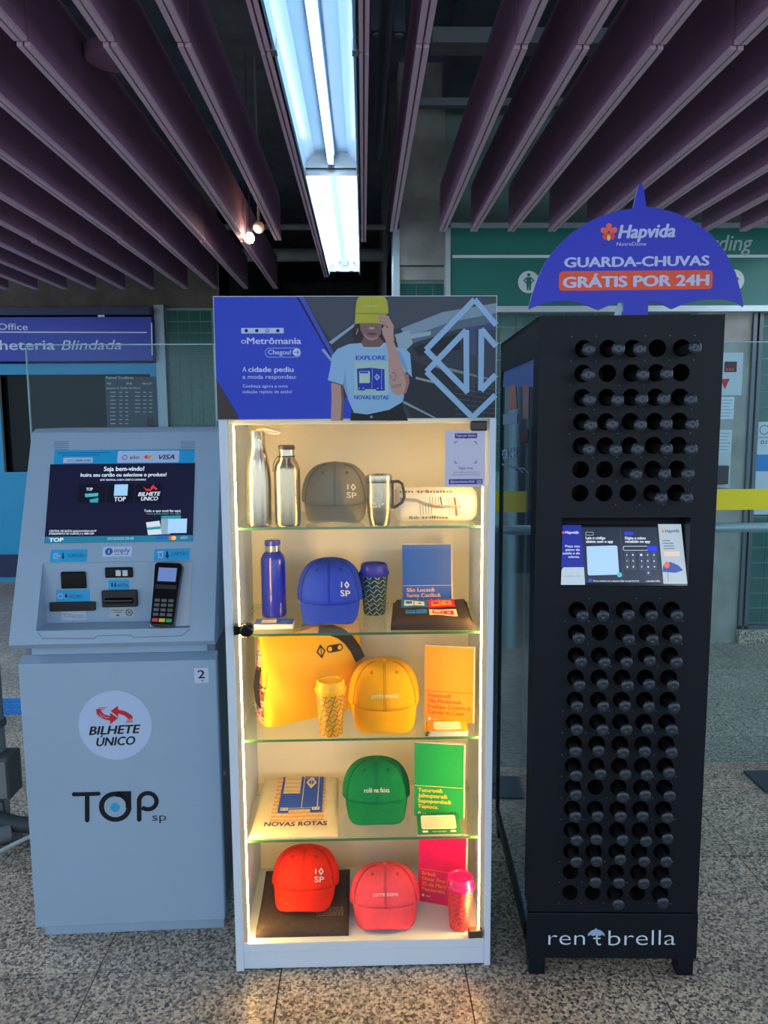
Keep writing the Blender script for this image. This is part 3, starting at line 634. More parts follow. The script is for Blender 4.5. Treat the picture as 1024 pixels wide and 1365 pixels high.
# door prints
D = kplane((0, 0, 0), (1, 0, 0), (0, 0, 1)); c5 = crop(0, 850, 330); p = Print(D)
p.disc(*c5(477, 362), 48, ink(176, 200, 232), 1, 48)
p.text('BILHETE', c5(370, 402), c5(582, 393), 11.3, DK, 2, .035, .25); p.text('ÚNICO', c5(401, 448), c5(560, 441), 11.3, DK, 2, .035, .25)
RD = ink(196, 44, 50)
p.poly([c5(397, 296), c5(402, 318), c5(425, 336), c5(456, 343), c5(456, 358), c5(489, 332), c5(456, 310), c5(456, 324), c5(430, 316), c5(416, 300), c5(414, 292)], RD, 2)
for k in range(4): p.line([c5(400+3*k, 308-6*k), c5(416+9*k, 306-6*k)], .9, RD, 2)
p.poly([c5(458, 303), c5(488, 281), c5(490, 297), c5(520, 304), c5(545, 320), c5(551, 333), c5(532, 336), c5(515, 322), c5(490, 313), c5(490, 328)], RD, 2)
for k in range(4): p.line([c5(520+3*k, 350-5*k), c5(549, 349-5*k)], .9, RD, 2)
for k in range(3): p.line([c5(412+14*k, 312+8*k), c5(428+12*k, 338-3*k)], .6, ink(176, 200, 232), 3)
flush(D, 'round_sticker')
p.line([c5(306, 648), c5(408, 645)], 5.6, DK, 2, True); p.line([c5(303, 640), c5(320, 650)], 3, DK, 2); p.line([c5(361, 648), c5(361, 755)], 6, DK, 2, True)
p.ring(*c5(477, 699), 18, 6.6, DK, 2, 40); p.poly([c5(480, 635), c5(543, 634), c5(543, 700), c5(520, 704), c5(520, 660), c5(480, 658)], DK, 2)
p.disc(*c5(476, 702), 6, ink(50, 160, 216), 2.5, 24); p.ring(*c5(612, 676), 11.4, 6, DK, 2, 34, -135, 180); p.line([c5(576, 676), c5(576, 752)], 6, DK, 2, True)
p.text('sp', c5(631, 757), c5(688, 756), 11, DK, 2, -.005)
flush(D, 'logo_lettering')
p.rect(*c5(803, 126), *c5(864, 186), ink(196, 208, 232), 1); p.text('2', c5(820, 168), c5(848, 167), 11, DK, 2, .02); p.rect(*c5(833, 174), *c5(841, 181), ink(110, 130, 160), 2)
flush(D, 'number_label')
P3 = kplane((0, -.045, 0), (1, 0, 0), (0, 0, 1))
# ================================================================== UMBRELLA RENTAL MACHINE
UB = mat('machine_black', (12, 20, 31), .45, noise=.06, nscale=5, spec=.22); UBD = mat('slot_black', (8, 10, 13), .6)
U = T(.453, 2.002, 0) @ RZ(-2.7); UR = U.to_3x3()
um = thing('umbrella_machine', 'tall black umbrella rental machine with rows of round slots and a blue umbrella topper', 'umbrella machine', U)
def uplane(o, u, v): return Plane(U @ Vector(o), UR @ Vector(u), UR @ Vector(v))
XA, XB, ZB_, ZT = -.003, .465, .19, 1.82
XS = [.1105+.0622*i for i in range(5)]; ZU = [1.737-.0617*j for j in range(7)]; ZL = [1.055-.0621*j for j in range(14)]
HR = .0222; c = .0311
f = MB()
def rect(x0, x1, z0, z1): f.add([(x0, 0, z0), (x1, 0, z0), (x1, 0, z1), (x0, 0, z1)], [(0, 1, 2, 3)])
def cell(x0, x1, z0, z1, cx, cz, n=24):
    ring = [(cx+HR*math.cos(2*math.pi*i/n), 0, cz+HR*math.sin(2*math.pi*i/n)) for i in range(n)]; out = []
    for i in range(n):
        a = 2*math.pi*i/n; dx, dz = math.cos(a), math.sin(a)
        k = min(((x1-cx)/dx if dx > 1e-6 else (x0-cx)/dx if dx < -1e-6 else 9), ((z1-cz)/dz if dz > 1e-6 else (z0-cz)/dz if dz < -1e-6 else 9))
        out.append((x1 if dx > 0 else x0, 0, z1 if dz > 0 else z0) if i % 6 == 3 else (cx+dx*k, 0, cz+dz*k))
    f.add(ring+out, [(i, n+i, n+(i+1) % n, (i+1) % n) for i in range(n)])
xl, xr = XS[0]-c, XS[4]+c
def block(rows):
    e = [rows[0]+c]+[(rows[j]+rows[j+1])/2 for j in range(len(rows)-1)]+[rows[-1]-c]
    rect(XA, xl, e[-1], e[0]); rect(xr, XB, e[-1], e[0])
    for j, z in enumerate(rows):
        for i, x in enumerate(XS):
            cell(x-.0311, x+.0311, e[j+1], e[j], x, z)
    return e
eU = block(ZU); eL = block(ZL)
SZ0, SZ1, SX0, SX1 = 1.118, 1.302, .064, .400
rect(XA, XB, eU[0], ZT); rect(XA, XB, SZ1, eU[-1]); rect(XA, SX0, SZ0, SZ1); rect(SX1, XB, SZ0, SZ1); rect(XA, XB, eL[0], SZ0); rect(XA, XB, ZB_, eL[-1])
f.build('front_plate', UB, um, U)
sl = MB().lathe([(HR+.0006, -.0003), (HR+.0006, .13)], 24, RX(-90), cap0=False).mesh('umbrella_slot', UBD, 60)
for z in ZU+ZL:
    for x in XS:
        o = bpy.data.objects.new('umbrella_slot', sl); link(o, um, U @ T(x, 0, z))
hs = MB().box(XB-.012, XB, .0005, .76, .06, ZT).box(XA+.02, XB-.012, .73, .76, .06, ZT).box(XA, XB-.012, .0005, .76, ZT-.012, ZT).box(XA, XB-.012, .002, .76, .06, .075)
hs.build('housing', UB, um, U)
MB().box(XA, XA+.022, .0005, .08, .19, ZT).build('side_frame', UB, um, U); MB().box(XA, XA+.022, .73, .762, .08, ZT).build('side_frame', UB, um, U)
MB().box(XA, XA+.022, .08, .73, 1.72, ZT).build('side_frame', UB, um, U); MB().box(XA, XA+.022, .08, .73, .075, .105).build('side_frame', UB, um, U)
MB().box(XA-.002, XB+.002, -.004, .03, .052, .188).build('kick_panel', UB, um, U, bevel=.002)
for x in (0, .415):
    for y in (0, .71): MB().box(x, x+.045, y-.002, y+.045, 0, .056).build('foot', UB, um, U, bevel=.002)
SG = mat('side_glass', (84, 104, 128), .06, coat=.6)
so = MB().box(XA+.006, XA+.010, .08, .73, .105, 1.72).build('side_window', SG, um, U)
sp_ = uplane((XA+.0055, 0, 0), (0, -1, 0), (0, 0, 1)); c3 = crop(655, 430, 735, 280); p = Print(sp_)
def sq(pts, m, l=1): p.poly([c3(*a) for a in pts], m, l)
sq([(60, 225), (200, 165), (200, 300), (55, 300)], ink(74, 98, 160)); sq([(85, 300), (100, 285), (116, 300), (122, 400), (80, 410)], ink(150, 104, 100), 2); sq([(148, 290), (178, 285), (176, 450), (148, 450)], ink(134, 104, 110), 2)
sq([(56, 428), (124, 424), (122, 470), (56, 478)], ink(120, 140, 170), 2)
p.text('POR 24H', c3(48, 640), c3(118, 632), 13, ink(150, 172, 205), 2, .02)
for k in range(3): p.line([c3(45+20*k, 660+8*k), c3(100+26*k, 672+4*k), c3(124+26*k, 700), c3(128+24*k, 785)], 2, ink(140, 160, 185), 2)
sq([(135, 500), (172, 498), (172, 560), (135, 560)], ink(110, 90, 96), 2)
p.build('side_poster', so, .0006)
# screen in its recess
A0 = Vector((SX0, .002, SZ0)); A1 = Vector((SX0, .062, SZ1)); SV = (A1-A0).normalized()
rc = MB(); q = [(SX0, 0, SZ0), (SX1, 0, SZ0), (SX1, 0, SZ1), (SX0, 0, SZ1)]; q2 = [(SX0, .004, SZ0), (SX1, .004, SZ0), (SX1, .064, SZ1), (SX0, .064, SZ1)]
rc.add(q+q2, [(0, 1, 5, 4), (1, 2, 6, 5), (2, 3, 7, 6), (3, 0, 4, 7), (4, 5, 6, 7)]); rc.build('screen_recess', UB, um, U)
S = uplane((0, .0035, SZ0), (1, 0, 0), (0, .06, SZ1-SZ0)); c6 = crop(730, 680, 940)
pts = [S.uv(*c6(x, y)) for x, y in ((86, 492), (908, 492), (872, 92), (92, 92))]
so = MB().prism([(x, y, 0) for x, y in pts], (0, 0, .002)).build('screen', GBLK, um, S.mat())
p = Print(S); g_ = glow
def sq(pts, m, l=1): p.poly([c6(*a) for a in pts], m, l)
sq([(96, 98), (218, 98), (236, 372), (88, 372)], g_(36, 52, 170, .6)); sq([(90, 390), (100, 373), (236, 371), (243, 486), (86, 486)], g_(176, 198, 214, .75))
sq([(218, 112), (712, 112), (745, 474), (243, 474)], g_(46, 58, 82, .5)); sq([(716, 92), (866, 92), (908, 480), (752, 480)], g_(172, 190, 204, .75))
WT = g_(214, 228, 246, .85)
p.text('Hapvida', c6(112, 154), c6(200, 154), 3.6, WT, 2, .02, .2); p.disc(*c6(100, 147), 1.6, g_(220, 90, 90, .8), 2, 10)
for k, (t, x0) in enumerate((('Peça seu', 115), ('plano de', 118), ('saúde e de', 98), ('odonto.', 135))): p.text(t, c6(x0, 242+23*k), c6(208, 242+23*k), 3, WT, 2, .01)
p.text('acesse o site', c6(108, 434), c6(215, 433), 2.2, g_(120, 150, 190, .7), 2)
p.rect(*c6(245, 143), *c6(298, 165), g_(150, 190, 200, .7), 2, .0015); p.rect(*c6(248, 146), *c6(295, 162), g_(46, 58, 82, .5), 2.5, .001)
p.text('Leia o código', c6(248, 190), c6(374, 190), 3.6, WT, 2, .03); p.text('abaixe com o app', c6(250, 213), c6(424, 213), 3.6, WT, 2, .03)
sq([(252, 236), (440, 231), (452, 236), (464, 412), (455, 420), (268, 425), (260, 416)], g_(160, 198, 236, .85), 2); p.disc(*c6(466, 421), 3.4, g_(60, 190, 205, .8), 3, 18)
p.line([c6(472, 122), c6(490, 440)], .6, g_(84, 96, 122, .6), 2)
p.rect(*c6(498, 143), *c6(556, 165), g_(40, 60, 210, .8), 2, .0015)
p.text('Digite o token', c6(503, 191), c6(635, 191), 3.6, WT, 2, .03); p.text('recebido no app', c6(505, 213), c6(665, 213), 3.6, WT, 2, .03)
p.rect(*c6(489, 234), *c6(650, 264), g_(190, 205, 225, .7), 2, .003); p.rect(*c6(493, 238), *c6(648, 260), g_(46, 58, 82, .5), 2.4, .0025); p.rect(*c6(646, 234), *c6(712, 268), g_(30, 50, 225, .9), 3, .003)
keys = [['A', 'B', '1', '2', '3'], ['C', 'D', '4', '5', '6'], ['E', 'F', '7', '8', '9'], [None, None, None, '0', None]]
for r in range(4):
    for k in range(5):
        t = keys[r][k]
        if not t: continue
        x = 498+(0, 40, 93, 134, 175)[k]+2*r; y = 275+39*r
        p.rect(*c6(x, y), *c6(x+33, y+34), g_(96, 112, 146, .6), 2, .0012); p.rect(*c6(x+2.5, y+2.5), *c6(x+30.5, y+31.5), g_(46, 58, 82, .5), 2.4, .001)
        p.text(t, c6(x+12, y+23), c6(x+21, y+23), 2.5, WT, 3, .03)
p.rect(*c6(265, 447), *c6(290, 468), g_(60, 70, 210, .8), 2); p.text('Nova e escaneie com o app para alugar seu guarda-chuva', c6(298, 465), c6(594, 465), 2, WT, 2, .015); p.text('rentbrella', c6(640, 466), c6(730, 466), 2, WT, 2, .02)
p.text('Hapvida', c6(765, 147), c6(854, 144), 4.2, g_(70, 90, 150, .6), 2, .03); p.disc(*c6(749, 138), 2, g_(225, 120, 90, .8), 2, 10)
for k in range(4): p.line([c6(745+3*k, 200+17*k), c6(815+3*k-(k == 0)*20, 199+17*k)], 1.4, g_(120, 135, 165, .6), 2)
p.rect(*c6(755, 270), *c6(858, 300), g_(226, 190, 180, .8), 2)
sq([(745, 402), (750, 360), (770, 340), (800, 338), (850, 360), (880, 392), (830, 408)], g_(50, 80, 170, .7), 2); sq([(750, 362), (768, 335), (788, 340), (790, 372), (770, 380)], g_(215, 100, 80, .8), 3)
p.line([c6(780, 402), c6(784, 465)], .8, g_(110, 130, 150, .6), 2)
p.build('screen_image', so, .0022)
# screws and lettering on the front
FP = uplane((0, 0, 0), (1, 0, 0), (0, 0, 1)); p = Print(FP); SK = ink(110, 122, 132)
for zz in [z+.031 for z in ZU]+[ZU[-1]-.031]+[z+.031 for z in ZL]+[ZL[-1]-.031]:
    for k in range(6):
        x = XS[0]-.031+.0622*k
        if random.random() < .62: p.poly([(x+.0016*math.cos(i*math.pi/4), zz+.0016*math.sin(i*math.pi/4)) for i in range(8)], SK, 1, px=False)
p.build('screw_heads', um)['kind'] = 'stuff'
KP = uplane((0, -.004, 0), (1, 0, 0), (0, 0, 1)); p = Print(KP); c7 = crop(650, 980, 1024); LT = ink(205, 222, 238)
p.text('ren', c7(222, 765), c7(355, 765), 21.5, LT, 1, -.012); p.text('brella', c7(441, 767), c7(686, 765), 21.8, LT, 1, -.012)
p.line([c7(399, 730), c7(399, 756), c7(404, 764), c7(414, 763)], 2.1, LT, 1); p.line([c7(386, 741), c7(412, 741)], 2, LT, 1)
p.poly([c7(365, 733), c7(368, 722), c7(380, 712), c7(392, 708), c7(396, 702), c7(400, 708), c7(414, 712), c7(425, 722), c7(429, 733), c7(418, 728), c7(408, 733), c7(397, 729), c7(386, 733), c7(376, 728)], ink(150, 180, 215), 2)
p.build('logo_lettering', um)
# umbrella-shaped topper
TP = uplane((0, .02, 0), (1, 0, 0), (0, 0, 1)); c1 = crop(680, 230, 1024)
out = [(70, 545), (84, 490), (108, 420), (140, 355), (185, 295), (240, 243), (300, 203), (360, 175), (420, 156), (484, 145), (487, 135), (505, 60), (510, 50), (515, 47), (520, 50), (526, 60), (537, 138), (590, 146), (650, 162), (720, 193), (790, 245), (850, 320), (890, 400), (912, 480), (921, 534),
       (900, 518), (870, 508), (830, 503), (790, 503), (740, 509), (690, 522), (640, 543), (610, 528), (580, 519), (545, 514), (543, 585), (447, 585), (447, 514), (410, 522), (380, 533), (348, 547), (310, 530), (270, 518), (225, 512), (180, 512), (130, 521), (95, 534)]
q = [TP.uv(*c1(*a)) for a in out][::-1]
TB = mat('topper_blue', (36, 50, 196), .45)
top = MB().prism([(x, y, 0) for x, y in q], (0, 0, .008), 0, 1).build('topper_sign', [TB, mat('topper_edge', (120, 150, 220), .4)], um, TP.mat())
a = TP.uv(*c1(413, 585)); b = TP.uv(*c1(447, 514))
MB().prism([(a[0], a[1], -.02), (b[0]-.001, a[1], -.02), (b[0]-.001, b[1], -.02), (a[0]+.014, b[1], -.02)], (0, 0, .018)).build('topper_bracket', mat('bracket_pale', (160, 200, 225), .4), um, TP.mat())
p = Print(uplane((0, .012, 0), (1, 0, 0), (0, 0, 1))); TW_ = ink(196, 206, 244); OR = ink(238, 96, 66)
p.text('GUARDA-CHUVAS', c1(217, 376), c1(788, 368), 12.2, TW_, 2, .045)
a = c1(194, 392), c1(803, 387), c1(803, 460), c1(196, 469)
p.poly([c1(200, 396), c1(210, 392), c1(790, 387), c1(800, 391), c1(804, 400), c1(803, 450), c1(799, 459), c1(788, 463), c1(208, 470), c1(197, 465), c1(193, 456), c1(194, 405)], OR, 2)
p.text('GRÁTIS POR 24H', c1(212, 457), c1(786, 447), 13.4, TW_, 3, .05); p.text('Hapvida', c1(430, 261), c1(653, 255), 16.5, TW_, 2, .045, .22); p.text('NotreDame', c1(423, 291), c1(540, 290), 4.6, TW_, 2, .01)
fc = c1(392, 236); k = p.p.mpp(*fc); fu = p.p.uv(*fc)
for n_, ang in enumerate((90, 162, 18, 234, 306)):
    a = math.radians(ang); ca, sa = math.cos(a), math.sin(a); pts = []
    for t in range(14):
        th = 2*math.pi*t/14; lx = 6.4+5.2*math.cos(th); ly = 3.3*math.sin(th)*(1.15+.25*math.cos(th)); pts.append((fu[0]+k*(ca*lx-sa*ly), fu[1]+k*(sa*lx+ca*ly)))
    p.poly(pts, ink(240, 112, 92) if n_ < 3 else ink(232, 84, 70), 2, px=False)
p.poly([(fu[0]+k*2.4*math.cos(t*.523), fu[1]+k*(-7.5+4*math.sin(t*.523))) for t in range(12)], ink(246, 214, 120), 3, px=False)
p.build('topper_print', top)
# the umbrellas
HB = mat('handle_black', (24, 28, 34), .38); HC = mat('handle_cap', (48, 57, 67), .27, .35)
hm = MB().lathe([(.008, -.125), (.011, -.1), (.0115, -.01), (.0125, .03), (.0158, .052), (.0166, .06)], 20, RX(90)).mesh('umbrella', HB, 50)
cm = MB().lathe([(.0166, .06), (.0162, .0625), (.0135, .065), (.006, .0665), (.0025, .0655), (.0006, .065)], 20, RX(90), cap0=False).mesh('handle_cap', HC, 35)
ORD = ['first', 'second', 'third', 'fourth', 'fifth', 'sixth', 'seventh', 'eighth', 'ninth', 'tenth', 'eleventh', 'twelfth', 'thirteenth', 'fourteenth']
emptyU = {(0, 3), (1, 1), (1, 4), (5, 0), (5, 1), (6, 0), (6, 1), (6, 2)}; emptyL = {(1, 1), (8, 1), (12, 0), (13, 0), (13, 1), (13, 3)}
for name, rows, emp in (('above', ZU, emptyU), ('below', ZL, emptyL)):
    for j, z in enumerate(rows):
        for i, x in enumerate(XS):
            if (j, i) in emp: continue
            dp = random.uniform(.004, .026) if name == 'above' else random.uniform(-.032, -.016); Mu = U @ T(x+random.uniform(-.002, .003), -dp, z-.0075) @ RX(random.uniform(-1.2, 1.2)) @ RZ(random.uniform(-3.5, 3.5))
            o = bpy.data.objects.new('umbrella', hm); link(o, None, Mu)
            tag(o, 'black umbrella handle %s the machine screen, %s row down, %s slot from the side window' % (name, ORD[j], ORD[i]), 'umbrella', 'umbrellas in the rental machine')
            e = bpy.data.objects.new('handle_cap', cm); link(e, o, Mu)
# ================================================================== SHOWCASE
CW = mat('case_white', (206, 222, 238), .45); CI = mat('case_inner', (236, 226, 200), .55)
SX, SY = (-.378, .349), (2.04, 2.425)
CM = T(-.014, 2.2, 0)
cs = thing('display_showcase', 'white glass-fronted display showcase lit by warm strips, with printed header', 'showcase', CM)
def cb(name, x0, x1, y0, y1, z0, z1, m, par=None, bev=.0015): return MB().box(x0, x1, y0, y1, z0, z1).build(name, m, par or cs, I4, bevel=bev)
cb('side_panel', SX[0], SX[0]+.022, SY[0], SY[1], 0, 1.562, CW); cb('side_panel', SX[1]-.018, SX[1], SY[0], SY[1], 0, 1.562, CW)
cb('back_panel', SX[0]+.022, SX[1]-.018, SY[1]-.012, SY[1], .07, 1.555, CI); cb('top_panel', SX[0]+.022, SX[1]-.018, SY[0]+.012, SY[1]-.012, 1.550, 1.562, CI)
cb('plinth', SX[0]+.022, SX[1]-.018, SY[0]+.004, SY[1]-.012, .004, .056, CW); cb('bottom_shelf', SX[0]+.022, SX[1]-.018, SY[0]+.001, SY[1]-.012, .058, .083, CW)
LED = emit_mat('led_warm', (1, .59, .17), LED_POWER); LEDC = mat('led_channel', (215, 205, 180), .4, .3)
xl, xr = SX[0]+.022, SX[1]-.018
for s_, x in ((1, xl), (-1, xr)):
    ch = cb('led_channel', min(x, x+s_*.013), max(x, x+s_*.013), 2.049, 2.0605, .083, 1.55, LEDC, bev=0)
    cb('led_strip', min(x+s_*.013, x+s_*.0155), max(x+s_*.013, x+s_*.0155), 2.0505, 2.059, .086, 1.547, LED, ch, 0)
GS = glass_mat('shelf_glass', (.93, .97, .92), 1.5, .05, (230, 240, 215)); GE = mat('shelf_edge', (66, 128, 78), .15, coat=.4)
SHZ = (1.2688, .9757, .6734, .3773)
for z in SHZ:
    g = cb('glass_shelf', xl+.002, xr-.002, 2.064, SY[1]-.015, z, z+.006, GS, bev=0)
    cb('shelf_edge', xl+.002, xr-.002, 2.0615, 2.064, z, z+.006, GE, g, 0)
    for x in (xl, xr-.012):
        for y in (2.09, 2.36): MB().tube([(x, y, z-.005), (x+.012, y, z-.005)], .005, 10).build('shelf_pin', ALU, cs, smooth=60)
GD = glass_mat('door_glass', (.985, .99, .985), 1.42)
gd = cb('glass_door', xl+.003, xr-.002, 2.0435, 2.0475, .088, 1.556, GD, bev=0)
cb('door_hinge', .282, .325, 2.034, 2.058, 1.53, 1.556, mat('hinge_black', (38, 34, 34), .35), gd, .004); cb('door_hinge', .285, .326, 2.034, 2.058, .088, .112, mat('hinge_grey', (96, 84, 74), .3, .6), gd, .003)
lk = MB().lathe([(.016, -.012), (.018, -.01), (.018, .016), (.014, .02)], 24, T(-.352+.034, 2.034, 1.003) @ RX(90)).box(-.352, -.33, 2.02, 2.05, .992, 1.016).build('door_lock', GBLK, gd, smooth=40, bevel=.001)
# header with the printed poster
hz0, hz1 = 1.562, 1.876
hd = cb('header_panel', -.381, .347, 2.036, 2.054, hz0, hz1, CW, bev=0)
H = Plane((0, 2.036, 0), (1, 0, 0), (0, 0, 1)); p = Print(H); e = .0018
c2 = crop(270, 370, 680); cp_ = crop(430, 390, 560); cm_ = crop(550, 390, 665, 872)
PB = ink(52, 76, 200); PD = ink(58, 66, 78)
uvr = lambda pts: [H.uv(*c2(*a)) for a in pts]
p.rect(-.381+e, hz0+e, .347-e, hz1-e, PD, 1, px=False)
X0h, X1h, Zb, Zt = -.381+e, .347-e, hz0+e, hz1-e
def cl(pts, m, l, crp=c2):
    q = [H.uv(*crp(*a)) for a in pts]; p.poly([(min(max(x, X0h), X1h), min(max(z, Zb), Zt)) for x, z in q], m, l, px=False)
# station scene behind: dark train, light streaks
cl([(330, 66), (985, 64), (985, 100), (600, 180), (500, 150), (430, 210)], ink(74, 82, 94), 1.5)
cl([(660, 170), (800, 115), (985, 85), (985, 118), (820, 150), (680, 200)], ink(132, 156, 176), 2); cl([(680, 200), (820, 150), (985, 118), (985, 150), (850, 172), (690, 222)], ink(92, 112, 132), 2)
cl([(640, 190), (690, 175), (700, 220), (660, 260)], ink(150, 174, 188), 2.1)
cl([(700, 232), (850, 185), (860, 240), (720, 262)], ink(40, 46, 54), 2.2); cl([(690, 190), (760, 178), (760, 192), (690, 205)], ink(150, 178, 190), 2.4)
cl([(420, 215), (510, 150), (512, 158), (430, 222)], ink(150, 168, 186), 2); cl([(760, 285), (985, 340), (985, 346), (760, 296)], ink(120, 138, 150), 2); cl([(670, 410), (780, 470), (770, 472), (668, 418)], ink(140, 160, 170), 2)
cl([(660, 260), (985, 380), (985, 474), (700, 474), (660, 400)], ink(46, 53, 62), 1.6); cl([(710, 330), (770, 345), (770, 352), (710, 338)], ink(150, 160, 165), 2)
for k in range(7): cl([(840, 350+17*k), (985, 372+16*k), (985, 375+16*k), (840, 353+17*k)], ink(74, 84, 94), 1.9)
cl([(862, 100), (985, 92), (985, 290), (880, 250)], ink(70, 80, 120), 1.7)
cl([(912, 175), (985, 175), (985, 330), (912, 330)], ink(64, 72, 90), 2.3)
for k in range(9): p.line([c2(905-k*4.2, 165), c2(905-k*4.2, 390)], .5, ink(84, 94, 110), 2.5)
# blue field
cl([(35, 62), (312, 64), (432, 270), (432, 474), (120, 474), (118, 460), (48, 340), (35, 320)], PB, 3); cl([(48, 340), (35, 320), (35, 474), (120, 474), (118, 458)], ink(70, 62, 66), 3)
cl([(320, 64), (336, 64), (436, 250), (430, 262)], ink(70, 88, 200), 3.2); cl([(312, 64), (320, 64), (428, 262), (424, 262)], ink(40, 48, 70), 3.2); cl([(395, 240), (405, 238), (432, 272), (428, 280)], ink(150, 170, 200), 3.4)
cl([(432, 400), (495, 400), (495, 474), (432, 474)], PB, 3)
HW = ink(206, 218, 246)
p.rect(*c2(129, 168), *c2(271, 186), ink(190, 206, 240), 4)
for k, x in enumerate((146, 181, 216, 251)):
    p.disc(*c2(x, 177), 2.3, ink(36, 44, 80) if k != 2 else ink(170, 190, 230), 5, 16)
    if k == 2: p.ring(*c2(x, 177), 2.3, .6, ink(36, 44, 80), 5.5, 16)
p.text('o', c2(129, 220), c2(146, 220), 7.4, HW, 4, 0); p.text('Metrômania', c2(149, 221), c2(328, 221), 8.2, HW, 4, .022)
p.rect(*c2(208, 234), *c2(328, 266), ink(150, 170, 228), 4, .0105); p.rect(*c2(210.5, 236.5), *c2(325.5, 263.5), PB, 4.5, .0095)
p.text('Chegou!', c2(219, 256), c2(295, 256), 6, HW, 5, .015); p.disc(*c2(313, 249), 5, HW, 5, 20); p.line([c2(304, 249), c2(320, 249)], .9, PB, 6); p.line([c2(314, 242), c2(321, 249), c2(314, 256)], .9, PB, 6)
p.text('A', c2(133, 314), c2(147, 314), 6.6, HW, 4, 0); p.text('cidade pediu', c2(153, 314), c2(303, 314), 6.6, HW, 4, .025); p.text('a moda respondeu:', c2(134, 337), c2(313, 337), 5.4, HW, 4, 0)
p.text('Conheça agora a nova', c2(134, 366), c2(284, 366), 4, HW, 4, 0); p.text('coleção repleta de estilo!', c2(134, 385), c2(298, 385), 4, HW, 4, 0)
# the figure printed on the poster
SKN = ink(186, 150, 142); SKD = ink(120, 92, 92); HR_ = ink(58, 50, 54); TEE = ink(142, 186, 222); TEED = ink(120, 164, 204); CAPY = ink(178, 180, 70); CAPD = ink(150, 152, 56)
pp = lambda pts, m, l: p.poly([cp_(*a) for a in pts], m, l)
pp([(350, 310), (300, 420), (330, 520), (400, 560), (640, 550), (690, 470), (660, 330)], HR_, 4)
pp([(430, 470), (400, 540), (430, 580), (620, 570), (650, 530), (600, 470)], SKD, 4.4)
pp([(390, 310), (400, 400), (430, 455), (480, 495), (530, 502), (580, 480), (615, 430), (625, 310)], ink(134, 104, 106), 5)
pp([(430, 430), (480, 470), (530, 478), (585, 460), (575, 482), (530, 502), (480, 495), (438, 462)], ink(168, 136, 134), 5.3); pp([(470, 430), (500, 422), (545, 424), (575, 432), (540, 446), (500, 446)], ink(98, 66, 74), 5.6); pp([(490, 365), (540, 365), (548, 380), (516, 388), (486, 380)], ink(190, 160, 156), 5.6)
pp([(340, 330), (346, 190), (358, 90), (385, 38), (650, 38), (680, 90), (690, 170), (692, 215), (640, 250), (628, 335), (560, 322), (440, 322)], CAPY, 6)
pp([(344, 212), (690, 218), (640, 236), (344, 224)], CAPD, 6.4); pp([(338, 326), (440, 318), (560, 318), (628, 328), (626, 336), (560, 326), (440, 326)], CAPD, 6.4)
p.text('partiu metrô', cp_(436, 150), cp_(588, 152), 2.6, ink(205, 206, 130), 6.5, .01); p.line([cp_(515, 40), cp_(515, 120)], .5, CAPD, 6.4)
pp([(280, 540), (405, 530), (430, 572), (500, 582), (600, 572), (650, 525), (780, 575), (870, 590), (920, 640), (940, 890), (880, 830), (850, 900), (855, 1100), (840, 1150), (700, 1230), (470, 1280), (330, 1262), (270, 1130), (215, 970), (55, 920), (80, 800), (100, 660), (160, 590)], TEE, 5)
pp([(215, 970), (240, 800), (250, 960), (275, 1140), (330, 1262), (270, 1130)], TEED, 5.4); pp([(800, 600), (860, 700), (900, 830), (880, 830), (840, 760), (780, 640)], TEED, 5.4); pp([(410, 532), (432, 574), (600, 574), (650, 528), (664, 534), (612, 588), (430, 588)], ink(160, 200, 232), 5.3)
pp([(330, 1262), (470, 1282), (700, 1232), (840, 1152), (850, 1240), (900, 1345), (290, 1345), (300, 1275)], ink(36, 38, 44), 4.6); p.disc(*cp_(513, 1305), 1.8, ink(150, 150, 150), 5, 12)
pp([(92, 945), (212, 975), (228, 1130), (215, 1345), (88, 1345), (95, 1130)], SKN, 4.7); pp([(190, 970), (212, 975), (228, 1130), (215, 1345), (190, 1345), (200, 1130)], SKD, 4.9)
pp([(660, 500), (740, 500), (775, 580), (800, 680), (850, 800), (890, 880), (905, 960), (870, 1060), (800, 1082), (740, 1060), (700, 960), (695, 800), (690, 640)], SKN, 6.2); pp([(850, 830), (905, 870), (912, 950), (880, 1050), (850, 1075), (880, 960)], ink(160, 122, 116), 6.4)
pp([(580, 250), (620, 232), (690, 245), (720, 300), (748, 350), (745, 420), (752, 510), (665, 510), (632, 440), (622, 380), (650, 350), (610, 322), (585, 300)], SKN, 6.6)
for a, b in (((590, 262), (660, 275)), ((590, 300), (665, 312)), ((620, 322), (672, 340))): p.line([cp_(*a), cp_(*b)], .5, SKD, 6.9)
p.line([cp_(660, 345), cp_(690, 376)], .9, ink(50, 44, 50), 7); p.line([cp_(372, 380), cp_(356, 440)], 1, ink(170, 170, 180), 7)
for pts in ([(712, 870), (720, 900), (760, 925), (770, 860), (745, 835), (725, 850)], [(720, 985), (760, 975), (835, 960)], [(735, 1000), (800, 985), (830, 975)]): p.line([cp_(*a) for a in pts], .6, ink(70, 66, 72), 7)
TBL = ink(40, 62, 176)
p.text('EXPLORE', cp_(352, 705), cp_(660, 705), 5, TBL, 6, .03); p.text('NOVAS ROTAS', cp_(335, 1120), cp_(692, 1122), 5, TBL, 6, .03)
pp([(335, 725), (690, 725), (690, 1080), (335, 1070)], ink(164, 200, 196), 5.6); pp([(362, 800), (500, 790), (650, 805), (655, 1030), (565, 1032), (560, 1015), (450, 1015), (440, 1030), (370, 1025)], TBL, 6)
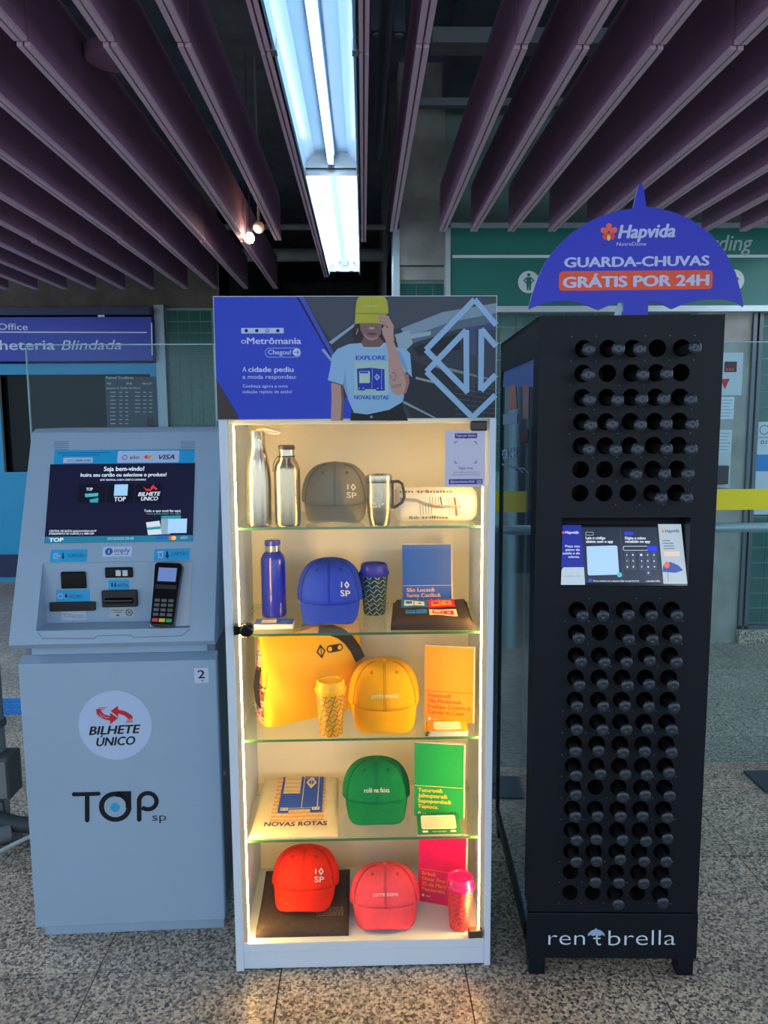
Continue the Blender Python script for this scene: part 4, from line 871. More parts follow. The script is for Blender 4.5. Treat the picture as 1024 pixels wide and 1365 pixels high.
p.rect(*cp_(385, 825), *cp_(498, 950), ink(176, 208, 190), 6.3, .002); p.rect(*cp_(392, 830), *cp_(480, 848), TBL, 6.6); p.line([cp_(525, 800), cp_(518, 1005)], .6, TEE, 6.3); p.line([cp_(622, 805), cp_(618, 1010)], .6, TEE, 6.3)
pp([(572, 852), (605, 888), (572, 925), (540, 888)], TEE, 6.3); pp([(572, 868), (588, 888), (572, 908), (556, 888)], TBL, 6.6); p.line([cp_(572, 852), cp_(572, 925)], .6, TEE, 6.8)
for x in (385, 428, 580, 622): p.disc(*cp_(x, 1005), 1, TEE, 6.3, 8)
# large outlined emblem
LG = ink(146, 186, 222)
def cm2(pts, w_): 
    q = [H.uv(*cm_(*a)) for a in pts]
    p.line([(min(x, X1h), z) for x, z in q], w_*H.mpp(620, 470), LG, 8, False, px=False)
cm2([(855, 330), (626, 72), (135, 580), (560, 1010)], 7.5); cm2([(545, 1010), (542, 380), (140, 800), (605, 1262), (845, 1035)], 7.5); cm2([(845, 545), (695, 370), (690, 990), (842, 830)], 7.5)
p.build('header_print', hd)

# ---- paper sign taped on the glass (its square code is left blank)
QP = Plane((0, 2.0425, 0), (1, 0, 0), (0, 0, 1)); cq = crop(480, 560, 665)
a = QP.uv(*cq(628, 492)); b = QP.uv(*cq(925, 75))
qs = thing('paper_sign', 'white paper sign with purple banners taped inside the showcase glass', 'paper sign', T((a[0]+b[0])/2, 2.0425, a[1]))
MB().box(a[0], b[0], 2.0420, 2.0432, a[1], b[1]).build('sheet', mat('paper_pale', (206, 208, 232), .6), qs)
p = Print(Plane((0, 2.0420, 0), (1, 0, 0), (0, 0, 1))); PU = ink(78, 70, 150)
p.rect(*cq(700, 98), *cq(864, 133), PU, 1); p.poly([cq(775, 132), cq(791, 132), cq(783, 141)], PU, 1); p.text('Fique por dentro', cq(712, 122), cq(854, 121), 3, ink(214, 214, 240), 2, .02)
p.build('top_banner', qs); p = Print(p.p)
for sx, sy in ((700, 160), (858, 160), (700, 316), (858, 316)):
    dx = 18 if sx < 780 else -18; dy = 18 if sy < 240 else -18; p.line([cq(sx+dx, sy), cq(sx, sy), cq(sx, sy+dy)], .9, PU, 1)
p.text('Siga-nos', cq(728, 362), cq(832, 361), 3.6, ink(120, 116, 150), 1, .01); p.text('nas redes sociais e em', cq(690, 389), cq(872, 387), 1.9, ink(150, 140, 160), 1); p.text('nossos aplicativos exclusivos', cq(676, 408), cq(884, 405), 1.9, ink(150, 140, 160), 1)
p.build('wording', qs); p = Print(p.p)
p.rect(*cq(655, 436), *cq(904, 472), PU, 1); p.text('@metromania.oficial', cq(668, 462), cq(842, 460), 3, ink(214, 214, 240), 2, .02); p.rect(*cq(860, 440), *cq(901, 470), ink(120, 112, 180), 1.5); p.ring(*cq(880, 455), 2, .6, ink(214, 214, 240), 2, 14)
p.build('bottom_banner', qs)
# ================================================================== MERCHANDISE
Z1, Z2, Z3, Z4, Z5 = [z+.0061 for z in SHZ]+[.0832]
def foot(l, r, b, z, rad=0):
    P = at_z((l+r)/2, b, z); P.y = max(P.y, 2.066); P = at_y((l+r)/2, b, P.y); P.z = z; P.y += rad; return P
def wrap(verts, bvh, off=.0008, org=Vector((0, 0, 0)), elev=0):
    """flat artwork (x, w) thrown onto a shape, seen from elev degrees above straight ahead"""
    e = math.radians(elev); dirn = Vector((0, math.cos(e), -math.sin(e))); wv = Vector((0, math.sin(e), math.cos(e))); out = []
    for x, w_ in verts:
        hit = bvh.ray_cast(org+Vector((x, 0, 0))+wv*w_-dirn, dirn)
        out.append((hit[0]-dirn*off) if hit[0] is not None else None)
    return out
def wrapped_text(mb, items, bvh, mi=0, off=.0022, org=Vector((0, 0, 0)), elev=0):
    """items: (text, x0, x1, z baseline, cap height, bold)"""
    global CAPH
    if CAPH is None: CAPH = max(y for x, y in glyphs('H')[0])
    for t, x0, x1, z0, ch, bold in items:
        v, f = glyphs(t, min(bold, .012)); a = min(q[0] for q in v); b = max(q[0] for q in v)
        w3 = wrap([(x0+(x-a)*(x1-x0)/(b-a), z0+y*ch/CAPH) for x, y in v], bvh, off, org, elev)
        if all(q is not None for q in w3): mb.add(w3, f, mi)
def fabric(name, rgb): return mat(name, rgb, .9, noise=.06, nscale=25, bump=.35, bscale=500, spec=.2)
def make_cap(label, rgb, P, rz=0, kind='isp', wtext='', scale=1, ink_=(225, 222, 214), tilt=0, wx=1):
    a, b, h = .0915, .086, .108
    CF = fabric('cap_%d_%d_%d' % rgb, rgb); CDK = fabric('capdark_%d_%d_%d' % rgb, tuple(int(v*.66) for v in rgb)); TXT = mat('stitch_%d' % ink_[0], ink_, .8)
    R = RX(tilt); brimdown = 40-tilt
    def cr(az, t):
        r = math.cos(t)**.62; d = min(abs((az % (math.pi/3))), math.pi/3-abs((az % (math.pi/3))))
        r *= 1-.020*math.exp(-(d/.05)**2)*math.sin(min(t*1.6, 1.57)+.3)
        wob = 1+.010*math.sin(3*az+1.3)*math.sin(t*2)+.006*math.sin(7*az+t*5)
        rr = r*wob
        return Vector((a*rr*math.sin(az), -b*rr*math.cos(az), h*math.sin(t)**.93))
    crown = MB(); nu, nv = 72, 16
    crown.grid(nu, nv, lambda u, v: R @ cr(2*math.pi*u, v*1.535), wrap=True); 
    top = len(crown.v); crown.v.append(tuple(R @ Vector((0, 0, h)))); crown.f += [((nv-1)*nu+i, (nv-1)*nu+(i+1) % nu, top) for i in range(nu)]; crown.m += [0]*nu
    def br(s, t):
        s = s*2-1; ph = s*math.radians(66); q = Vector((a*.985*math.sin(ph), -b*.985*math.cos(ph), .001))
        L = .064*(1-abs(s)**5)+.003; dn = math.radians(brimdown+16*s*s)
        fl = 1-.03*t*abs(s)
        pt = q+Vector((0, -math.cos(dn)*L*t, -math.sin(dn)*L*t)); pt.x *= fl; pt.z -= .016*s*s*t+.004*t*t-.010*t*(1-s*s)
        return R @ pt
    brim = MB().grid(41, 9, br)
    zmin = min(v[2] for v in brim.v); off = Vector((0, 0, -zmin)); y0 = min(v[1] for v in brim.v)
    for m_ in (crown, brim): m_.v = [(v[0]*wx, (v[1]-y0)*scale, (v[2]-zmin)*scale) for v in m_.v]
    fix = lambda q: Vector((q.x*wx, (q.y-y0)*scale, (q.z-zmin)*scale))
    MM = T(P) @ RZ(rz)
    cap = thing('baseball_cap', label, 'cap', MM, 'caps in the showcase')
    crown.build('crown', CF, cap, MM, smooth=60, solid=.002); brim.build('brim', CF, cap, MM, smooth=80, solid=.0035)
    bt = fix(R @ Vector((0, 0, h+.001))); MB().lathe([(.0085, -.001), (.008, .0025), (.004, .0045), (.0006, .005)], 16, T(bt) @ R).build('button', CF, cap, MM, smooth=80)
    for s_ in (-1, 1):
        q = fix(R @ (cr(s_*.52, .98)*1.012)); n = (q-fix(R @ Vector((0, 0, .03)))).normalized()
        MB().tube([n.orthogonal().normalized()*.0036*math.cos(k*math.pi/5)+n.cross(n.orthogonal()).normalized()*.0036*math.sin(k*math.pi/5) for k in range(10)], .0011, 6, closed=True).build('eyelet', CDK, cap, MM @ T(q), smooth=80)
    for k, az in enumerate((0, math.pi/3, -math.pi/3)):
        st = MB()
        for dz in (-.022, .022):
            st.tube([fix(R @ (cr(az+dz/max(math.cos(t_)**.62, .3), t_)*1.012)) for t_ in [.03+.1*i for i in range(15)]], .0008, 4)
        st.build('seam', CDK, cap, MM)
    st = MB().tube([fix(br(.04+.92*i/30, .02)+Vector((0, -.0005, .001))) for i in range(31)], .0012, 6); st.build('brim_seam', CDK, cap, MM, smooth=80)
    bvh = BVHTree.FromPolygons(crown.v, crown.f); tx = MB()
    og = fix(R @ cr(0, .22 if kind == 'isp' else .30)); el = 24-tilt*.8; K_ = scale
    if kind == 'isp':
        x0 = .030*wx; wrapped_text(tx, [('I', x0+.003, x0+.0063, .023*K_, .0145*K_, .02), ('SP', x0+.001, x0+.029, 0, .0155*K_, .03)], bvh, 0, .0024, og, el)
        for (k0, mi_) in ((.0098, 0), (.0042, 1)):
            cxx, czz = x0+.0195, .0305*K_; w3 = wrap([(cxx, czz+k0*1.1), (cxx-k0*.8, czz), (cxx, czz-k0*1.1), (cxx+k0*.8, czz)], bvh, .0026+.0006*mi_, og, el)
            if None not in w3: tx.add(w3, [(0, 1, 2, 3)], mi_)
    else: wrapped_text(tx, [(wtext, -.037, .038, 0, .0125, .03)], bvh, 0, .0024, og, el)
    tx.build('lettering', [TXT, CF], cap, MM)
    return cap
make_cap('grey cap with white stitched letters on the top glass shelf', (132, 128, 112), foot(406, 486, 699, Z1), 0, 'isp', scale=.985, tilt=8, wx=1.075)
make_cap('bright blue cap with white stitched letters on the second shelf', (44, 74, 206), foot(397, 479, 836, Z2), 0, 'isp', tilt=3, scale=1.06, wx=1.06)
make_cap('yellow cap with small white wording in front of the bag', (245, 176, 14), foot(470, 558, 984, Z3), 0, 'txt', 'partiu metrô', scale=1.12, wx=1.14, ink_=(240, 230, 200))
make_cap('dark green cap with white wording on the fourth shelf', (4, 122, 74), foot(461, 545, 1105, Z4), 0, 'txt', 'rolê na faixa', scale=.99, wx=1.12, tilt=-6, ink_=(226, 222, 206))
make_cap('red cap with white stitched letters lying on the folded dark shirt', (232, 44, 26), foot(361, 441, 1222, Z5+.034)+Vector((0, .0, 0)), -3, 'isp', scale=.95, wx=1.12, tilt=-14)
make_cap('salmon pink cap with small white wording on the bottom shelf', (248, 84, 104), foot(470, 560, 1247, Z5), 0, 'txt', 'corre suave', scale=.94, wx=1.16, tilt=-16, ink_=(250, 200, 190))

STEEL = mat('brushed_steel', (206, 194, 168), .2, 1); STEEL2 = mat('satin_steel', (196, 182, 150), .24, 1)
def lathe_part(name, prof, m, par, MM, n=40, cap0=True, cap1=True, smooth=45): return MB().lathe(prof, n, None, 0, cap0, cap1).build(name, m, par, MM, smooth=smooth)
# tall slender steel bottle
P = foot(326, 361, 703, Z1, .035); MM = T(P)
bt = thing('steel_bottle', 'tall slender steel bottle with a carry loop at the top', 'bottle', MM)
lathe_part('bottle_body', [(.030, 0), (.034, .003), (.0345, .01), (.0352, .1), (.035, .125), (.033, .155), (.0285, .185), (.0235, .205), (.0212, .222), (.0208, .228)], STEEL, bt, MM)
lathe_part('bottle_cap', [(.0215, .228), (.0218, .232), (.0212, .234), (.0208, .255), (.0195, .2585), (.012, .259)], STEEL, bt, MM)
MB().tube([(.0, 0, .258), (.018, -.004, .261), (.045, -.008, .258), (.064, -.009, .2525), (.058, -.006, .2505), (.04, -.004, .252), (.02, -.002, .257)], .0042, 8).build('carry_loop', mat('loop_cream', (222, 214, 196), .5), bt, MM, smooth=80)
# steel bottle with dark lid
P = foot(365, 400, 703, Z1, .035); MM = T(P)
bt = thing('steel_bottle', 'straight steel bottle with a black screw lid', 'bottle', MM)
lathe_part('bottle_body', [(.031, 0), (.0345, .003), (.035, .008), (.035, .148), (.0335, .162), (.028, .174), (.0222, .182), (.0215, .187)], STEEL2, bt, MM)
lathe_part('neck_ring', [(.0222, .187), (.0225, .189), (.0222, .191)], GBLK, bt, MM); lathe_part('neck', [(.0208, .191), (.0208, .207)], STEEL, bt, MM)
lathe_part('lid', [(.0216, .207), (.0224, .209), (.0222, .2175), (.019, .219)], mat('lid_dark', (58, 48, 40), .45), bt, MM)
MB().tube([(-.0215, 0, .19), (-.031, 0, .18), (-.0365, -.004, .165), (-.037, -.004, .148)], .0012, 6).build('lanyard', mat('lanyard', (90, 76, 58), .7), bt, MM, smooth=80)
# blue bottle
P = foot(347, 381, 824, Z2, .034); MM = T(P); BB = mat('bottle_blue', (34, 48, 190), .25, coat=.6)
bt = thing('blue_bottle', 'glossy blue metal bottle with a steel collar', 'bottle', MM)
lathe_part('bottle_body', [(.033, 0), (.036, .003), (.0365, .008), (.0365, .162), (.0352, .174), (.030, .185), (.0235, .192), (.0226, .195)], BB, bt, MM)
lathe_part('collar', [(.0222, .195), (.0222, .212)], STEEL, bt, MM); lathe_part('lid', [(.0232, .212), (.0236, .214), (.0234, .226), (.020, .228)], BB, bt, MM)
# steel travel mug
P = foot(490, 523, 704, Z1, .033); MM = T(P)
mg = thing('travel_mug', 'steel travel mug with a black loop handle', 'mug', MM)
lathe_part('mug_body', [(.026, 0), (.0285, .003), (.033, .035), (.0345, .07), (.0345, .118)], STEEL2, mg, MM); lathe_part('rim', [(.0352, .118), (.0356, .12), (.0352, .136), (.032, .138), (.030, .134)], STEEL, mg, MM, cap1=False)
lathe_part('lid', [(.031, .128), (.030, .134), (.018, .135), (.006, .1345)], mat('lid_clear', (150, 140, 120), .2), mg, MM)
lathe_part('ring', [(.0354, .117), (.0357, .118), (.0354, .1195)], GBLK, mg, MM)
MB().tube([(.033, 0, .112), (.038, -.003, .118), (.052, -.004, .119), (.062, -.004, .112), (.067, -.004, .09), (.068, -.004, .075), (.062, -.004, .062), (.05, -.003, .053), (.04, 0, .047), (.033, 0, .05)], .0042, 10).build('handle', mat('handle_brown', (44, 34, 30), .4), mg, MM, smooth=80)
MB().box(.032, .039, -.006, .006, .044, .118).build('handle_base', mat('handle_brown', (44, 34, 30), .4), mg, MM, bevel=.002)
def cyl_print(mb, items, rad, mi=0):
    for t, s0, s1, z0, ch, bold in items:
        v, f = glyphs(t, bold); a = min(q[0] for q in v); b = max(q[0] for q in v); o = []
        for x, y in v:
            th = (s0+(x-a)*(s1-s0)/(b-a))/rad; z = z0+y*ch/.729; o.append((rad*math.sin(th), -rad*math.cos(th), z))
        mb.add(o, f, mi)
m_ = MB(); cyl_print(m_, [('I', -.017, -.014, .075, .013, .02), ('SP', -.019, .012, .052, .0135, .03)], .0352); 
R_ = .0352; dm = [(.004, .081), (-.006, .0), (0, 0)]
m_.add([(R_*math.sin(s/R_), -R_*math.cos(s/R_), z) for s, z in ((.003, .094), (-.004, .0825), (.003, .071), (.010, .0825))], [(0, 1, 2, 3)])
m_.build('etched_print', mat('etch_pale', (226, 222, 206), .6), mg, MM)

# reusable cups with wave lattice
def cup(label, P, lid, body, lines, h=.15, r=.043, holder=None):
    MM = T(P); c_ = thing('travel_cup', label, 'cup', MM, 'reusable cups'); k = r/.043; hh = h-.028
    LM = mat('lid_%d_%d_%d' % lid, lid, .35, spec=.5); BM_ = mat('cup_%d_%d_%d' % body, body, .4)
    rb, rt = .0315*k, .0405*k
    lathe_part('cup_body', [(rb-.002, 0), (rb, .002), (rt, hh)], BM_, c_, MM)
    lathe_part('lid', [(rt+.002, hh-.006), (rt+.0035, hh-.004), (rt+.0038, hh+.003), (rt+.001, hh+.006), (rt-.001, hh+.014), (rt-.0025, hh+.025), (rt-.005, hh+.028), (rt-.008, hh+.027), (rt-.010, hh+.022)], LM, c_, MM)
    lat = {}
    N = 10; rows = 9
    def pt(th, z): rr = rb+(rt-rb)*z/hh+.0004; return (rr*math.sin(th), -rr*math.cos(th), z)
    for ci, (col, which) in enumerate(lines):
        mb = MB()
        def rib(fn, n, w_):
            vs = []; fs = []
            for i in range(n+1):
                th, z = fn(i/n); th2, z2 = fn(min(i/n+.01, 1.01)); d = Vector(((th2-th)*rt, z2-z)); d = d.normalized() if d.length else Vector((1, 0)); nx, nz = -d.y*w_, d.x*w_
                vs += [pt(th-nx/rt, min(max(z-nz, .001), hh)), pt(th+nx/rt, min(max(z+nz, .001), hh))]
            for i in range(n): fs.append((2*i, 2*i+2, 2*i+3, 2*i+1))
            mb.add(vs, fs)
        if which == 'wave':
            for j in range(rows): rib(lambda t, j=j: (2*math.pi*t, hh*(.06+.88*j/(rows-1))+.0045*math.sin(2*math.pi*t*N+j*1.1)), 160, .0008)
        else:
            for i in range(N): rib(lambda t, i=i: (2*math.pi*i/N+t*1.0, .002+(hh-.012)*t), 24, .0008)
        mb.build('wave_lines', mat('line_%d_%d_%d' % col, col, .5), c_, MM)
    return c_
cup('dark patterned cup with a blue lid beside the blue cap', foot(479, 517, 826, Z2, .034)+Vector((.004, .04, 0)), (38, 48, 170), (24, 34, 58), [((170, 205, 196), 'wave'), ((40, 150, 160), 'diag')], .152, .044)
cup('yellow patterned cup with a yellow lid in front of the bag', foot(423, 459, 984, Z3, .032), (246, 186, 20), (238, 172, 24), [((70, 52, 84), 'wave'), ((84, 60, 80), 'diag')], .158, .0435)
cup('pink patterned cup with a magenta lid beside the bottom book', foot(599, 631, 1244, Z5, .032), (226, 10, 110), (216, 30, 60), [((244, 120, 90), 'wave'), ((240, 100, 100), 'diag')], .158, .0415)

# books
def book(label, cover, l, r, b, z, wd, ht, rz, lean, lines, tcol, rule, extra='', y=None):
    P = foot(l, r, b, z)
    if y: P.y = y; P.x = at_y((l+r)/2, b, y).x
    MM = T(P) @ RZ(rz) @ RX(-lean); th = .014
    bk = thing('notebook', label, 'book', MM, 'standing books in the showcase')
    CV = mat('cover_%d_%d_%d' % cover, cover, .4)
    MB().box(-wd/2, wd/2, -.001, .0005, 0, ht).build('front_cover', CV, bk, MM); MB().box(-wd/2, wd/2, th-.0005, th+.001, 0, ht).build('back_cover', CV, bk, MM); MB().box(-wd/2-.0006, -wd/2, -.001, th+.001, 0, ht).build('spine', CV, bk, MM)
    MB().box(-wd/2, wd/2+.004, .0005, th-.0005, .0015, ht+.002).build('pages', mat('paper_cream', (236, 226, 206), .8), bk, MM)
    R3 = MM.to_3x3(); p = Print(Plane(MM @ Vector((0, -.001, 0)), R3 @ Vector((1, 0, 0)), R3 @ Vector((0, 0, 1)))); tc = ink(*tcol)
    zr = ht*rule; p.rect(-wd/2, zr-.0008, wd/2, zr+.0008, tc, 1, px=False); x0 = -wd/2+.011; lh = .0165
    for k, (t, wf) in enumerate(lines): p.text(t, (x0, zr-.018-lh*k), (x0+wd*wf, zr-.018-lh*k), .0108, tc, 1, .03, px=False)
    zz = zr-.018-lh*4+.001
    if extra:
        p.poly([(x0+.004, zz+.006), (x0-.001, zz), (x0+.004, zz-.006), (x0+.009, zz)], ink(225, 225, 215), 1, px=False); p.text(extra, (x0+.013, zz-.003), (x0+.028, zz-.003), .005, ink(225, 225, 215), 1, .02, px=False)
    p.build('cover_print', bk); return bk
book('standing blue book with orange wording behind the folded dark shirt', (24, 84, 186), 536, 604, 800, Z2, .146, .205, 0, 7, [('São Lucas&', .58), ('Santa Cecília&', .70), ('São Joaquim&', .70), ('Santo Metrô.', .60)], (238, 176, 140), .40, y=2.27)
book('standing orange book with dark wording on the third shelf', (250, 146, 6), 567, 629, 962, Z3, .142, .222, -13, 4, [('Pinheiros&', .47), ('Vila Madalena&', .68), ('Fradique Coutinho&', .88), ('Cerveja no Copo.', .76)], (196, 84, 16), .40, 'metrô', y=2.17)
book('standing green book with yellow wording on the fourth shelf', (18, 150, 76), 553, 617, 1088, Z4, .146, .222, -10, 4, [('Tucuruvi&', .50), ('Jabaquara&', .60), ('Sapopemba&', .68), ('Tapioca.', .42)], (236, 196, 60), .42, 'metrô', y=2.17)
book('standing magenta book with orange wording behind the pink cup', (226, 0, 92), 558, 619, 1212, Z5, .146, .226, -18, 4, [('Brás&', .30), ('Oscar Freire&', .68), ('25 de Março&', .66), ('Passarela.', .52)], (244, 150, 60), .46, 'metrô', y=2.20)

# small pads
def pad(label, col, l, r, b, z, wd, dp, th, lean, spiral, y=None, rz=0):
    P = foot(l, r, b, z); P.y = y or P.y; MM = T(P) @ RZ(rz) @ RX(lean)
    o = thing('notepad', label, 'notepad', MM); CV = mat('pad_%d_%d_%d' % col, col, .4)
    MB().box(-wd/2, wd/2, 0, dp, 0, th).build('pages', mat('paper_cream', (236, 226, 206), .8), o, MM, bevel=.001); MB().box(-wd/2, wd/2, -.0005, dp, th, th+.0015).build('cover', CV, o, MM)
    R3 = MM.to_3x3(); p = Print(Plane(MM @ Vector((0, 0, th+.0015)), R3 @ Vector((1, 0, 0)), R3 @ Vector((0, 1, 0)))); W2 = ink(236, 226, 196)
    return o, MM, p, W2
o, MM, p, W2 = pad('flat blue card notebook with pale window lying by the lock', (30, 70, 190), 340, 389, 839, Z2, .108, .055, .014, 0, False)
p.rect(-.036, .012, .006, .045, ink(206, 196, 190), 1, .004, px=False); p.text('metrô', (.02, .02), (.042, .02), .010, ink(200, 205, 225), 1, .02, px=False); p.rect(-.05, .003, .04, .006, ink(170, 180, 225), 1, px=False); p.build('cover_print', o)
def lattice(p, x0, x1, y0, y1, m, nx, ny, amp, w_, lay=2):
    for j in range(ny):
        yy = y0+(y1-y0)*(j+.5)/ny; p.line([(x0+(x1-x0)*i/40, min(max(yy+amp*math.sin(2*math.pi*nx*i/40), y0), y1)) for i in range(41)], w_, m, lay, px=False)
    for i in range(nx*2):
        xa = x0+(x1-x0)*i/(nx*2); xb = min(xa+(y1-y0)*.7, x1); p.line([(xa, y0), (xb, y0+(xb-xa)/.7)], w_, m, lay, px=False)
o, MM, p, W2 = pad('small orange tin with pale lattice label in front of the orange book', (250, 140, 16), 568, 626, 981, Z3, .112, .045, .016, 14, False)
p.rect(-.038, .006, .038, .040, W2, 1, .004, px=False); lattice(p, -.035, .035, .009, .037, ink(230, 150, 60), 5, 4, .002, .0008); p.rect(-.03, .001, .025, .003, W2, 1, px=False); p.build('cover_print', o)
MB().tube([(-.0565, 0, .008), (-.0565, .045, .008)], .008, 10).build('tin_edge', STEEL, o, MM, smooth=60)
o, MM, p, W2 = pad('green spiral notepad with pale lattice window on the fourth shelf', (14, 120, 64), 556, 616, 1117, Z4, .124, .07, .008, 22, True)
p.rect(-.05, .016, .05, .063, W2, 1, .006, px=False); lattice(p, -.047, .047, .02, .059, ink(196, 146, 70), 6, 5, .002, .0008)
p.text('anote e siga viagem', (-.02, .006), (.02, .006), .004, W2, 1, 0, px=False); p.rect(-.048, .005, -.032, .011, W2, 1, .002, px=False); p.rect(.032, .005, .048, .011, W2, 1, .002, px=False); p.build('cover_print', o)
sp = MB()
for k in range(16):
    x = -.052+.104*k/15; sp.tube([(x, .0705+.0055*math.cos(t), .005+.0065*math.sin(t)) for t in [i*math.pi/5 for i in range(10)]], .0009, 5, closed=True)
sp.build('spiral', DARKM, o, MM, smooth=80)

# folded shirts and tote ----------------------------------------------------
def slab(mb, wd, dp, th, taper=0, wav=.002, seed=1, nx=18, ny=12, back=0):
    """soft folded cloth, rounded edges; back lifts the rear edge"""
    rnd = random.Random(seed); ph = [rnd.uniform(0, 6.28) for _ in range(6)]
    def top(u, v):
        x = (u-.5)*wd*(1-taper*v); y = v*dp
        e = min(1, min(u, 1-u)*wd/.010, min(v, 1-v)*dp/.010); e = math.sqrt(max(0, 1-(1-e)**2))
        z = th*(.45+.55*e)+back*v*v+wav*math.sin(7*u+ph[0])*math.sin(5*v+ph[1])*e+wav*.5*math.sin(17*u+9*v+ph[2])*e
        return Vector((x*(.985+.015*e), y, z))
    def bot(u, v): q = top(1-u, v); e = 1; return Vector((q.x, q.y, max(0, back*v*v)))
    mb.grid(nx, ny, top); k = len(mb.v); mb.grid(nx, ny, bot)
    n0 = k-nx*ny
    ring_t = [n0+i for i in range(nx)]+[n0+(j*nx+nx-1) for j in range(1, ny)]+[n0+(ny-1)*nx+i for i in range(nx-2, -1, -1)]+[n0+j*nx for j in range(ny-2, 0, -1)]
    ring_b = [k+(nx-1-i) for i in range(nx)]+[k+(j*nx) for j in range(1, ny)]+[k+(ny-1)*nx+(nx-1-i) for i in range(nx-2, -1, -1)]+[k+j*nx+nx-1 for j in range(ny-2, 0, -1)]
    m = len(ring_t)
    for i in range(m): mb.f.append((ring_t[i], ring_b[i], ring_b[(i+1) % m], ring_t[(i+1) % m])); mb.m.append(0)
    return top
def drape(mb, top, quads, mi=0, lift=.0012, n=6):
    """print quads given in (u,v) corners laid on the cloth"""
    for q in quads:
        (a, b, c_, d_) = q; vs = []
        for j in range(n+1):
            for i in range(n+1):
                s, t = i/n, j/n; u = (a[0]*(1-s)+b[0]*s)*(1-t)+(d_[0]*(1-s)+c_[0]*s)*t; v = (a[1]*(1-s)+b[1]*s)*(1-t)+(d_[1]*(1-s)+c_[1]*s)*t
                pnt = top(u, v); vs.append((pnt.x, pnt.y-lift*.4, pnt.z+lift))
        mb.add(vs, [(j*(n+1)+i, j*(n+1)+i+1, (j+1)*(n+1)+i+1, (j+1)*(n+1)+i) for j in range(n) for i in range(n)], mi)
def R4(u0, v0, u1, v1): return ((u0, v0), (u1, v0), (u1, v1), (u0, v1))
def drape_text(mb, top, t, u0, u1, v0, ch, asp, mi=0, bold=.02, lift=.002):
    v, f = glyphs(t, bold); a = min(q[0] for q in v); b = max(q[0] for q in v); o = []
    for x, y in v: q = top(u0+(x-a)*(u1-u0)/(b-a), v0+y*ch/.729); o.append((q.x, q.y-lift*.4, q.z+lift))
    mb.add(o, f, mi)
CHAR = fabric('shirt_charcoal', (66, 56, 54))
P = foot(522, 634, 840, Z2); P.x = at_y(577, 836, P.y).x; MM = T(P) @ RZ(-2)
sh = thing('folded_shirt', 'folded dark shirt printed with four coloured train squares on the second shelf', 'shirt', MM)
mb = MB(); tp = slab(mb, .236, .155, .030, .06, .002, 3, back=.026); mb.build('cloth', CHAR, sh, MM, smooth=60)
pm = [mat('print_%d' % k, c_, .8) for k, c_ in enumerate(((24, 110, 190), (228, 226, 200), (226, 24, 90), (250, 170, 20), (240, 216, 170), (36, 130, 214)))]
mb = MB()
cells_ = ((.12, .62, 0, 1), (.47, .62, 2, 3), (.14, .26, None, 5), (.47, .22, 4, 2))
for u, v, bg, fg in cells_:
    if bg is not None: drape(mb, tp, [R4(u, v, u+.34, v+.30)], bg, .0012)
    for (a, b_, c_, d_) in ((.04, .06, .16, .24), (.17, .06, .30, .24)): drape(mb, tp, [R4(u+a, v+b_, u+c_, v+d_)], fg, .0020)
    drape(mb, tp, [R4(u+.06, v+.12, u+.14, v+.21)], bg if bg is not None else 0, .0026); drape(mb, tp, [R4(u+.22, v+.12, u+.26, v+.18)], bg if bg is not None else 0, .0026)
mb.build('shirt_print', pm, sh, MM)
P = foot(340, 466, 1258, Z5); MM = T(P) @ RZ(0)
sh = thing('folded_shirt', 'folded dark grey shirt under the red cap on the bottom shelf', 'shirt', MM)
mb = MB(); tp2 = slab(mb, .272, .255, .026, .0, .002, 5, back=.035); mb.build('cloth', CHAR, sh, MM, smooth=60)
mb = MB(); rnd = random.Random(4)
for j in range(5):
    u = .64
    while u < .93: du = rnd.uniform(.012, .03); drape(mb, tp2, [R4(u, .20+.032*j, u+du, .222+.032*j)], 0, .0014, 2); u += du+rnd.uniform(.006, .014)
mb.build('shirt_print', mat('print_faint', (104, 96, 92), .8), sh, MM)
# rolled white shirt with map print
RW = fabric('shirt_white', (226, 220, 206)); P = foot(527, 637, 697, Z1); wd, rr = .232, .050
MM = T(at_y(581, 690, 2.15).x, P.y+rr+.004, Z1) @ RZ(-2)
sh = thing('rolled_shirt', 'rolled white shirt with a printed route map behind the steel mug', 'shirt', MM)
def roll(u, v):
    th = 2*math.pi*u; x = (v-.5)*wd; e = min(1, min(v, 1-v)*wd/.02); e = .75+.25*math.sqrt(max(0, 1-(1-e)**2))
    r_ = rr*e*(1+.03*math.sin(3*th+2*v)+.02*math.sin(9*v+th)); return Vector((x, -r_*1.05*math.sin(th), rr*.98-r_*.96*math.cos(th)))
mb = MB().grid(40, 24, roll, wrap=True); n0 = len(mb.v)
mb.f += [tuple(range(39, -1, -1)), tuple(23*40+i for i in range(40))]; mb.m += [0, 0]; mb.build('cloth', RW, sh, MM, smooth=70)
bvh = BVHTree.FromPolygons(mb.v, mb.f)
def zline(mb, pts, w_, mi, off=.001):
    for a, b in zip(pts[:-1], pts[1:]):
        d = Vector((b[0]-a[0], b[1]-a[1])); L = d.length; n = max(1, int(L/.008)); d.normalize(); nx, nz = -d.y*w_/2, d.x*w_/2; vs = []
        for i in range(n+1):
            x, z = a[0]+(b[0]-a[0])*i/n, a[1]+(b[1]-a[1])*i/n; vs += [(x-nx, z-nz), (x+nx, z+nz)]
        w3 = wrap(vs, bvh, off)
        if None in w3: continue
        mb.add(w3, [(2*i, 2*i+2, 2*i+3, 2*i+1) for i in range(n)], mi)
mb2 = MB(); mpx = .0021
zline(mb2, [(-.1, .066), (-.055, .063), (-.03, .052), (-.005, .045), (.07, .045)], .009, 1)
